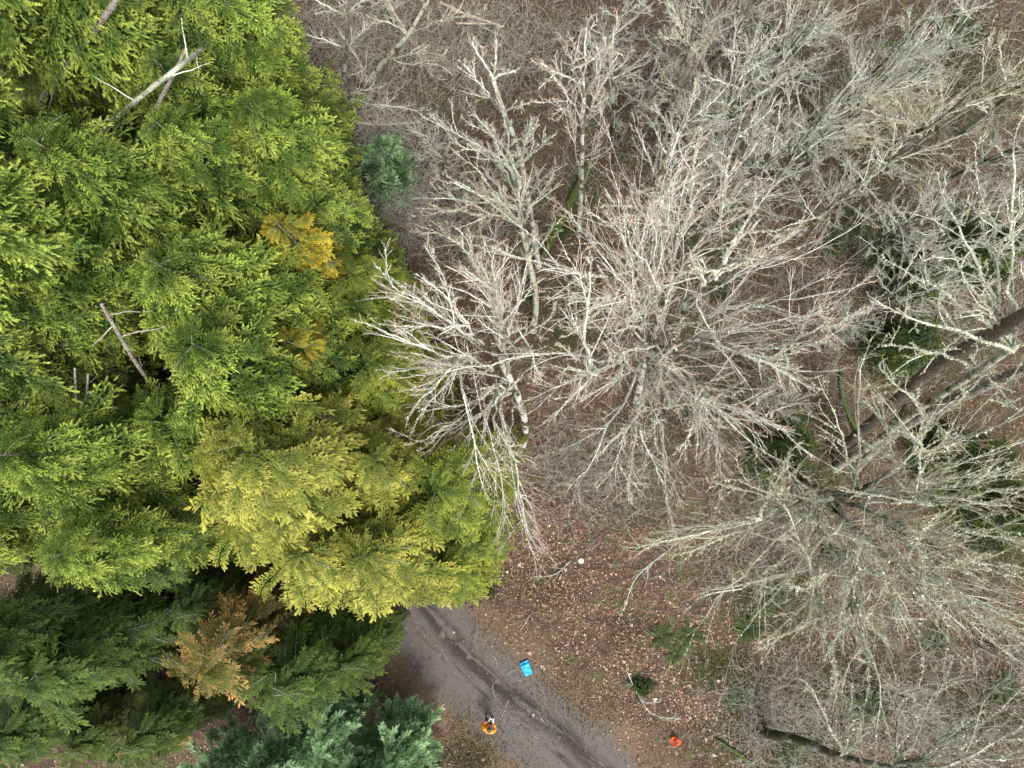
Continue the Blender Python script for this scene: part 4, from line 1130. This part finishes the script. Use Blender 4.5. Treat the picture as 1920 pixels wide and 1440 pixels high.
for px, py, r, h, n, col, lab in [(1203, 1285, .75, .6, 1500, (0.028, 0.06, 0.02), 'dark green leafy bush on the leaf litter right of the blue sheet'),
                                  (150, 1370, 1.3, .8, 2500, (0.05, 0.075, 0.012), 'olive green bush beside the leaf covered bottom left corner'),
                                  (230, 1400, 1.0, .8, 2000, (0.02, 0.045, 0.012), 'dark glossy bush at the bottom edge near the left corner'),
                                  (915, 1108, .45, .3, 500, (0.028, 0.055, 0.02), 'low dark green plant above the head of the dirt road'),
                                  (805, 1440, .7, .4, 700, (0.03, 0.05, 0.015), 'low green plant at the bottom edge beside the blue green cedars'),
                                  (1400, 215, .9, .8, 1200, (0.035, 0.09, 0.015), 'bright green bush inside the upper right thicket')]:
    c = at(px, py); c[2] = gz(c[0], c[1])
    root = empty('bush', c, lab, 'bush')
    obj('leaves', bush_mesh('bush_leaves', r, h, n, M['fern']), root, col)
    obj('stems', stems_mesh('bush_stems', r, h, 7), root)

# ---------------------------------------------------------------- logs and sticks
def ground_stick(kind, label, cat, px_pts, r0, r1, mat, lift=0.0, twigs=0, group=None, moss_color=None):
    pts = []
    for p in px_pts:
        q = at(p[0], p[1]); q[2] = gz(q[0], q[1]) + r0 * 0.9 + 0.02 + lift; pts.append(q)
    pts = np.array(pts)
    if len(pts) > 2: pts = catmull(pts, 6)
    o3 = pts[0].copy()
    V, F, caps = log_mesh(kind, pts - o3, r0, r1, mat, 8, 16, bumpy=0.05)
    at_ = {'lv': np.full(len(V), 0.2), 'rnd': np.full(len(V), 0.6)}
    me = np_mesh(kind, V, [F] + caps, M[mat], at_, smooth=True)
    if not twigs:
        o = obj(kind, me); o.location = o3; return tag(o, label, cat, group)
    root = empty(kind, o3, label, cat, group)
    obj('stem', me, root)
    K = 8; P = resample(pts - o3, K)[None]; Rd = np.linspace(r0, r1, K)[None]
    C, CR = children(P, Rd, per=twigs, ratio=.35, angle=.7, trop=0.02, wig=.15, K=5, rmax=.5)
    C2, CR2 = children(C, CR, per=4, ratio=.45, angle=.7, trop=0.0, wig=.15, K=4, rmax=.6)
    V1, F1 = tubes(C, CR, 4); V2, F2 = tubes(C2, CR2, 3)
    V = np.concatenate([V1, V2]); V[:, 2] = np.abs(V[:, 2]) * 0.6
    obj('twigs', np_mesh(kind + '_twigs', V, np.concatenate([F1, F2 + len(V1)]), M[mat], {'lv': np.full(len(V), .5), 'rnd': np.full(len(V), .6)}), root)
    return root
ground_stick('fallen_log', 'fallen log at the top, longest of the pile in the clearing', 'log', [(850, 20), (945, 52)], .07, .05, 'stick', .1, 0, 'pile of fallen logs')
ground_stick('fallen_log', 'fallen log at the top lying level across the pile', 'log', [(855, 46), (922, 46)], .05, .04, 'stick', .15, 0, 'pile of fallen logs')
ground_stick('fallen_log', 'thin fallen log at the top, lowest of the pile', 'log', [(880, 38), (945, 70)], .045, .03, 'stick', .05, 0, 'pile of fallen logs')
ground_stick('fallen_log', 'short fallen log at the upper left end of the pile', 'log', [(825, 5), (880, 30)], .06, .05, 'stick', .05, 0, 'pile of fallen logs')
ground_stick('mossy_log', 'bright green moss covered log slanting through the upper middle of the clearing', 'log', [(1110, 300), (1085, 350), (1050, 420), (1015, 490)], .22, .15, 'moss_log', 0, 0)
ground_stick('mossy_log', 'olive mossy log curving near the top right corner', 'log', [(1760, 40), (1765, 80), (1745, 110)], .16, .12, 'moss_log', 0, 0)
ground_stick('mossy_log', 'thin dark mossy log at the bottom edge left of the corner tree', 'log', [(1340, 1385), (1390, 1415), (1430, 1450)], .09, .06, 'moss_log', 0, 0)
ground_stick('mossy_log', 'dark mossy stem on the ground below the dark leaning trunk', 'log', [(1575, 700), (1582, 760), (1610, 820)], .12, .09, 'moss_log', 0, 0)
ground_stick('stick', 'forked pale stick pointing at the blue sheet', 'stick', [(951, 1263), (962, 1257), (976, 1254)], .013, .007, 'stick')
ground_stick('stick', 'curved pale stick on the road between the blue sheet and person', 'stick', [(935, 1273), (924, 1284), (927, 1303), (938, 1316)], .010, .006, 'stick')
ground_stick('stick', 'straight pale stick on the road just above the person', 'stick', [(954, 1312), (947, 1330), (938, 1348)], .014, .007, 'stick')
ground_stick('stick', 'short stick on the road above left of the blue sheet', 'stick', [(925, 1228), (931, 1240), (932, 1251)], .014, .008, 'stick')
ground_stick('stick', 'curved stick on the road below the yellow cedar', 'stick', [(812, 1210), (826, 1213), (838, 1238)], .010, .006, 'stick')
ground_stick('stick', 'white stick chip in the dark rut right of the person', 'stick', [(1013, 1346), (1019, 1352)], .02, .012, 'stick')
ground_stick('fallen_branch', 'long thin branch lying across the dark green leafy bush', 'branch', [(1172, 1252), (1195, 1300), (1222, 1335), (1275, 1345)], .022, .01, 'bark_grey', .25, 8)
ground_stick('fallen_branch', 'lichened fallen branch above right of the white disc', 'branch', [(1245, 1035), (1190, 1080), (1165, 1140)], .035, .015, 'bark_grey', .3, 9)
ground_stick('fallen_branch', 'lichened fallen branch left of the white disc', 'branch', [(1070, 1050), (1040, 1075), (1000, 1080)], .02, .008, 'bark_grey', .15, 8)
ground_stick('fallen_branch', 'pale branch on the leaves in the bottom left corner', 'branch', [(-20, 1412), (60, 1402), (95, 1402)], .03, .012, 'bark_white', .05, 7)
ground_stick('fallen_branch', 'pale branch on the leaf litter above the dirt road', 'branch', [(995, 1150), (975, 1182)], .014, .008, 'stick', .05, 0)
ground_stick('fallen_branch', 'lichened branch lying in the reddish clearing below the leaning tree', 'branch', [(640, 225), (700, 235), (790, 230)], .05, .02, 'bark', .1, 8)

# fallen twigs scattered (stuff)
n = 2600
P0 = np.column_stack([RNG.uniform(-20, 24, n), RNG.uniform(-16, 20, n)])
sd0, _ = road_coords(P0)
P0 = P0[(np.abs(sd0) > 1.9) | (RNG.random(n) < 0.06)]; n = len(P0)
a = RNG.uniform(0, 6.283, n); L = RNG.uniform(.12, .7, n)
P = np.empty((n, 4, 3)); z = ground_z(P0) + .035
for i in range(4):
    s = (i / 3 - .5) * L; P[:, i, 0] = P0[:, 0] + np.cos(a) * s + RNG.normal(0, .02, n); P[:, i, 1] = P0[:, 1] + np.sin(a) * s + RNG.normal(0, .02, n); P[:, i, 2] = z + RNG.uniform(0, .04, n)
V, F = tubes(P, np.tile(RNG.uniform(.004, .01, n)[:, None], (1, 4)), 3)
o = obj('fallen_twigs', np_mesh('fallen_twigs', V, F, M['stick'], {'lv': np.full(len(V), .4), 'rnd': np.repeat(RNG.random(n), 12)}))
tag(o, 'small dry twigs strewn over the leaves and the edges of the dirt road', 'twigs', kind='stuff')
# pebbles on the road and verge (stuff)
n = 900
j = RNG.integers(0, len(RL), n)
Pp = RL[j] + RN[j] * RNG.uniform(-2.6, 3.2, n)[:, None] + RNG.normal(0, .5, (n, 2))
s = RNG.uniform(.008, .022, n) * np.where(RNG.random(n) < .04, 2.0, 1)
oc = np.array([[1, 0, 0], [-1, 0, 0], [0, 1, 0], [0, -1, 0], [0, 0, .7], [0, 0, -.7]])
V = (np.column_stack([Pp, ground_z(Pp) + .015])[:, None, :] + oc[None] * s[:, None, None] * RNG.uniform(.7, 1.3, (n, 6, 1))).reshape(-1, 3)
tf = np.array([[0, 2, 4], [2, 1, 4], [1, 3, 4], [3, 0, 4], [2, 0, 5], [1, 2, 5], [3, 1, 5], [0, 3, 5]])
o = obj('pebbles', np_mesh('pebbles', V, (np.arange(n)[:, None, None] * 6 + tf[None]).reshape(-1, 3), plain('pebble', (.34, .32, .30), .8), {}))
tag(o, 'small grey and pale pebbles on the dirt road', 'pebbles', kind='stuff')

# ---------------------------------------------------------------- small man-made things
import bmesh
def bm_obj(name, bm, mat, parent=None, smooth=True):
    me = bpy.data.meshes.new(name); bmesh.ops.recalc_face_normals(bm, faces=bm.faces); bm.to_mesh(me); bm.free()
    if smooth:
        for p in me.polygons: p.use_smooth = True
    me.materials.append(mat)
    return obj(name, me, parent)
def lathe(prof, seg=28, cap0=True, cap1=False):
    bm = bmesh.new(); rings = []
    for r, z in prof:
        rings.append([bm.verts.new((r * math.cos(a), r * math.sin(a), z)) for a in [2 * math.pi * i / seg for i in range(seg)]])
    for a, b in zip(rings, rings[1:]):
        for i in range(seg): bm.faces.new((a[i], a[(i + 1) % seg], b[(i + 1) % seg], b[i]))
    if cap0: bm.faces.new(rings[0][::-1])
    if cap1: bm.faces.new(rings[-1])
    return bm
def box(bm, c, s, rot=0.0, bev=0.0):
    m = Matrix.Translation(c) @ Matrix.Rotation(rot, 4, 'Z') @ Matrix.Diagonal((*s, 1))
    r = bmesh.ops.create_cube(bm, size=1.0, matrix=m)
    if bev:
        e = list({e for v in r['verts'] for e in v.link_edges})
        bmesh.ops.bevel(bm, geom=e, offset=bev, segments=2, affect='EDGES')

# blue sheet with a folded upper edge
c0 = [at(974, 1243), at(990, 1236), at(999, 1262), at(984, 1268)]
ctr = sum(c0) / 4; gzc = gz(ctr[0], ctr[1])
nu_, nv_ = 26, 36
Vt = []
for j in range(nv_ + 1):
    for i in range(nu_ + 1):
        u_, v_ = i / nu_, j / nv_
        p = (c0[0] * (1 - u_) + c0[1] * u_) * (1 - v_) + (c0[3] * (1 - u_) + c0[2] * u_) * v_
        z = 0.07 + 0.10 * math.exp(-((v_ - 0.20) / 0.05) ** 2) + 0.05 * (v_ < .2) \
            + 0.018 * math.exp(-((v_ - 0.52 + 0.14 * u_ + .03 * math.sin(9 * u_)) / 0.03) ** 2) + 0.008 * math.exp(-((u_ - 0.5 - .1 * v_) / 0.03) ** 2)
        z += 0.014 * math.sin(13 * u_ + 5 * v_) + 0.010 * math.sin(19 * v_ - 6 * u_) + 0.006 * math.sin(31 * u_ * v_ + 9 * u_)
        z -= 0.03 * (abs(2 * u_ - 1) ** 8)
        Vt.append(p - ctr + np.array([0, 0, z]))
Vt = np.array(Vt); w_ = nu_ + 1
ii, jj = np.meshgrid(np.arange(nu_), np.arange(nv_), indexing='ij')
Ft = np.stack([jj * w_ + ii, (jj + 1) * w_ + ii, (jj + 1) * w_ + ii + 1, jj * w_ + ii + 1], -1).reshape(-1, 4)
m, nt, p = new_mat('blue_plastic'); p.inputs['Base Color'].default_value = (0.012, 0.40, 0.78, 1); p.inputs['Roughness'].default_value = 0.45
tcn = N(nt, 'ShaderNodeTexCoord'); nn = noise(nt, tcn.outputs['Object'], 9.0, 3.0)
nt.links.new(mix(nt, nn, (0.010, 0.26, 0.52), (0.03, 0.40, 0.72)), p.inputs['Base Color'])
me = np_mesh('plastic_sheet', Vt, Ft, m, smooth=True)
o = obj('plastic_sheet', me); o.location = (ctr[0], ctr[1], gzc)
md = o.modifiers.new('thickness', 'SOLIDIFY'); md.thickness = 0.006
tag(o, 'bright blue plastic sheet with a folded end at the edge of the dirt road', 'sheet')

# orange red bucket tipped on the leaves
c = at(1268, 1385); c[2] = gz(c[0], c[1])
root = empty('bucket', c, 'orange red plastic bucket tipped over on the leaf litter near the bottom edge', 'bucket', rz=R(-55))
orange = plain('orange_plastic', (0.82, 0.10, 0.018), 0.4, 0.08); red = plain('red_plastic', (0.55, 0.035, 0.03), 0.4, 0.1)
bm = lathe([(0.135, 0.0), (0.15, 0.02), (0.175, 0.30), (0.185, 0.31), (0.185, 0.325), (0.165, 0.325), (0.14, 0.03), (0.02, 0.025)], cap1=True)
b = bm_obj('pail', bm, orange, root); b.rotation_euler = (R(12), R(-48), R(15)); b.location = (0.10, 0.0, 0.16)
bm = lathe([(0.188, 0.295), (0.196, 0.30), (0.196, 0.318), (0.188, 0.322)], cap0=False); b2 = bm_obj('rim', bm, red, root); b2.rotation_euler = b.rotation_euler; b2.location = b.location
hp = np.array([[math.cos(t) * 0.18, 0.0, 0.31 + math.sin(t) * 0.2] for t in np.linspace(0, math.pi, 14)])
V, F = tubes(hp[None] * 1.0, np.full((1, 14), 0.010), 6)
hd = obj('handle', np_mesh('handle', V, F, plain('pink_plastic', (0.75, 0.22, 0.16), 0.5), smooth=True), root)
hd.rotation_euler = (R(40), R(-48), R(15)); hd.location = b.location
# pale stick beside it
ground_stick('stick', 'short pale stick touching the red bucket', 'stick', [(1254, 1387), (1263, 1391)], .016, .012, 'bark_white')

# white disc on a short peg
c = at(1089, 1051); c[2] = gz(c[0], c[1])
root = empty('marker_disc', c, 'round white marker disc on the leaf litter', 'disc')
wp = plain('white_plastic', (0.80, 0.82, 0.80), 0.5, 0.06)
bm_obj('plate', lathe([(0.09, 0.10), (0.115, 0.105), (0.118, 0.115), (0.11, 0.122), (0.05, 0.118)], cap1=True), wp, root)
k = bm_obj('knob', lathe([(0.025, 0.0), (0.022, 0.012), (0.012, 0.018)], 14, cap1=True), plain('grey_knob', (0.42, 0.47, 0.46), 0.5), root); k.location = (0.02, -0.01, 0.1185)
bm_obj('peg', lathe([(0.012, -0.03), (0.012, 0.10)], 8, cap1=True), wp, root)

# ---------------------------------------------------------------- person with remote controller
def skin(name, joints, edges, mat, parent, root_i=0, sub=2):
    me = bpy.data.meshes.new(name)
    me.from_pydata([j[0] for j in joints], edges, [])
    o = bpy.data.objects.new(name, me); link(o, parent)
    me.materials.append(mat)
    md = o.modifiers.new('skin', 'SKIN')
    md.use_smooth_shade = True
    for i, j in enumerate(joints):
        r = j[1] if isinstance(j[1], tuple) else (j[1], j[1])
        me.skin_vertices[0].data[i].radius = r
        me.skin_vertices[0].data[i].use_root = (i == root_i)
    md2 = o.modifiers.new('sub', 'SUBSURF'); md2.levels = sub; md2.render_levels = sub
    for p in me.polygons: p.use_smooth = True
    return o
pc = at(913, 1366, 0.0); pc = at(916, 1368, 1.3); pc[2] = gz(pc[0], pc[1])
FACE = R(-20)                                     # faces picture-up, turned a little to the right
person = empty('person', pc, 'person in orange jacket and dark cap standing on the dirt road with a controller', 'person', rz=FACE)
skinm = plain('skin', (0.50, 0.30, 0.21), 0.55, 0.05)
jack = plain('orange_jacket', (0.86, 0.27, 0.012), 0.7, 0.12, 9)
trou = plain('dark_trousers', (0.035, 0.04, 0.05), 0.85, 0.2)
capm = plain('dark_cap', (0.055, 0.065, 0.085), 0.85, 0.25, 30)
bootm = plain('brown_boots', (0.06, 0.04, 0.03), 0.7, 0.2)
# body: +Y is forward
J = [((0, 0, .95), (.14, .10)), ((0, .0, 1.15), (.13, .09)), ((0, .0, 1.38), (.15, .09)), ((0, .03, 1.48), (.06, .06)), ((0, .085, 1.56), (.055, .06)),
     ((0, .130, 1.64), (.072, .088)), ((0, .125, 1.72), (.070, .086)), ((0, .115, 1.765), (.045, .055)),
     ((-.17, .0, 1.40), .055), ((-.26, .02, 1.13), .042), ((-.13, .25, 1.14), .030), ((-.11, .29, 1.145), .026),
     ((.17, .0, 1.40), .055), ((.26, .02, 1.13), .042), ((.13, .25, 1.14), .030), ((.11, .29, 1.145), .026),
     ((-.10, 0, .88), .085), ((-.12, .03, .48), .055), ((-.13, 0, .09), .040), ((-.14, .13, .04), (.035, .03)),
     ((.10, 0, .88), .085), ((.12, .03, .48), .055), ((.13, 0, .09), .040), ((.14, .13, .04), (.035, .03))]
E = [(0, 1), (1, 2), (2, 3), (3, 4), (4, 5), (5, 6), (6, 7), (2, 8), (8, 9), (9, 10), (10, 11), (2, 12), (12, 13), (13, 14), (14, 15), (0, 16), (16, 17), (17, 18), (18, 19), (0, 20), (20, 21), (21, 22), (22, 23)]
# fingers: four curled round the controller edge, thumb on top, on each hand
for sx, w in ((-1, 11), (1, 15)):
    for f, (dy, l) in enumerate(((.035, .038), (.022, .042), (.006, .040), (-.010, .032))):
        b = len(J)
        J.append(((sx * (.098 - .004 * f), .30 + dy, 1.135), .0095)); J.append(((sx * (.098 - l * .7), .305 + dy, 1.122), .0085)); J.append(((sx * (.098 - l * 1.2), .305 + dy, 1.128), .0075))
        E += [(w, b), (b, b + 1), (b + 1, b + 2)]
    b = len(J)
    J.append(((sx * .100, .275, 1.168), .011)); J.append(((sx * .075, .295, 1.178), .0095)); J.append(((sx * .058, .315, 1.176), .0085))
    E += [(w, b), (b, b + 1), (b + 1, b + 2)]
body = skin('body', J, E, skinm, person)
# face: nose, ears, eyes
bm = bmesh.new()
for c_, s_ in (((0, .223, 1.645), (.013, .02, .022)), ((-.074, .12, 1.645), (.010, .02, .03)), ((.074, .12, 1.645), (.010, .02, .03))):
    bmesh.ops.create_uvsphere(bm, u_segments=10, v_segments=8, radius=1, matrix=Matrix.Translation(c_) @ Matrix.Diagonal((*s_, 1)))
bm_obj('nose_and_ears', bm, skinm, person)
bm = bmesh.new()
for x in (-.03, .03):
    bmesh.ops.create_uvsphere(bm, u_segments=8, v_segments=6, radius=.010, matrix=Matrix.Translation((x, .203, 1.665)))
bm_obj('eyes', bm, plain('eye', (.03, .025, .02), .3), person)
bm = bmesh.new(); box(bm, (0, .208, 1.598), (.045, .012, .008)); bm_obj('mouth', bm, plain('lips', (.35, .12, .10), .5), person)
# jacket
J = [((0, -.04, .90), (.20, .16)), ((0, -.07, 1.12), (.20, .17)), ((0, -.085, 1.34), (.21, .17)), ((0, .005, 1.45), (.11, .10)),
     ((-.18, -.01, 1.40), (.10, .10)), ((-.29, .06, 1.20), (.082, .082)), ((-.155, .24, 1.155), (.055, .055)),
     ((.18, -.01, 1.40), (.10, .10)), ((.29, .06, 1.20), (.082, .082)), ((.155, .24, 1.155), (.055, .055))]
E = [(0, 1), (1, 2), (2, 3), (2, 4), (4, 5), (5, 6), (2, 7), (7, 8), (8, 9)]
jk = skin('jacket', J, E, jack, person)
# rolled hood/collar behind the neck
hp = np.array([[math.sin(t) * .12, -.03 - math.cos(t) * .10 + .03, 1.475 - .02 * math.cos(t)] for t in np.linspace(-2.2, 2.2, 16)])
V, F = tubes(hp[None], np.full((1, 16), .035) * np.array([[.6] + [1] * 14 + [.6]]), 8)
obj('hood', np_mesh('hood', V, F, jack, smooth=True), jk)
J = [((0, 0, .92), (.15, .11)), ((-.10, 0, .82), .10), ((-.12, .03, .48), .075), ((-.13, 0, .12), .062), ((.10, 0, .82), .10), ((.12, .03, .48), .075), ((.13, 0, .12), .062)]
skin('trousers', J, [(0, 1), (1, 2), (2, 3), (0, 4), (4, 5), (5, 6)], trou, person)
for sx in (-1, 1):
    J = [((sx * .13, -.04, .06), (.05, .06)), ((sx * .135, .06, .05), (.048, .045)), ((sx * .145, .16, .04), (.045, .035))]
    skin('boot', J, [(0, 1), (1, 2)], bootm, person)
cp = bm_obj('cap', lathe([(.098, 1.675), (.101, 1.70), (.096, 1.745), (.072, 1.785), (.03, 1.808), (.004, 1.812)], cap0=False, cap1=True), capm, person); cp.location = (0, .115, 0); cp.scale = (1.02, 1.14, 1)
bm = bmesh.new()
vs_ = [bm.verts.new((.085 * math.sin(a), .085 * math.cos(a) + (.085 * max(0, math.cos(a))), 1.682 - .01 * math.cos(a))) for a in np.linspace(-1.45, 1.45, 14)]
ws_ = [bm.verts.new((.08 * math.sin(a), .07 * math.cos(a), 1.692)) for a in np.linspace(-1.45, 1.45, 14)]
for i in range(13): bm.faces.new((vs_[i], vs_[i + 1], ws_[i + 1], ws_[i]))
br = bm_obj('brim', bm, capm, cp); md = br.modifiers.new('t', 'SOLIDIFY'); md.thickness = .005
hr = bm_obj('hair', lathe([(.085, 1.60), (.092, 1.63), (.094, 1.67)], cap0=False), plain('pale_hair', (.48, .42, .24), .7, .2), person); hr.location = (0, .10, 0); hr.scale = (.9, .95, 1)
bm = bmesh.new()
box(bm, (0, -.045, 1.70), (.035, .012, .05), 0, .004)
bm_obj('strap', bm, plain('pale_strap', (.62, .60, .36), .6), cp)
# controller
cl = Vector((pc[0], pc[1], pc[2])) + Matrix.Rotation(FACE, 3, 'Z') @ Vector((0, .34, 1.15))
root = empty('remote_controller', cl, 'white remote controller with a dark screen held by the person', 'controller', rz=FACE)
wc = plain('white_shell', (.80, .79, .86), .4, .04)
bm = bmesh.new(); box(bm, (0, 0, 0), (.20, .13, .035), 0, .01); bm_obj('shell', bm, wc, root)
bm = bmesh.new(); box(bm, (0, -.02, .0205), (.115, .07, .006), 0, .002); bm_obj('screen', bm, plain('dark_screen', (.01, .012, .03), .2), root)
for sx in (-1, 1):
    bm = bmesh.new(); box(bm, (sx * .088, -.01, .025), (.035, .15, .03), 0, .008); bm_obj('grip', bm, wc, root)
    bm = bmesh.new(); box(bm, (sx * .07, .085, .03), (.025, .08, .012), 0, .004); bm_obj('antenna', bm, wc, root)
    st_ = bm_obj('control_stick', lathe([(.006, 0), (.006, .015), (.011, .02)], 10, cap1=True), plain('stick_grey', (.1, .1, .1), .4), root); st_.location = (sx * .066, .03, .018)
print('scene done', len(bpy.data.objects))
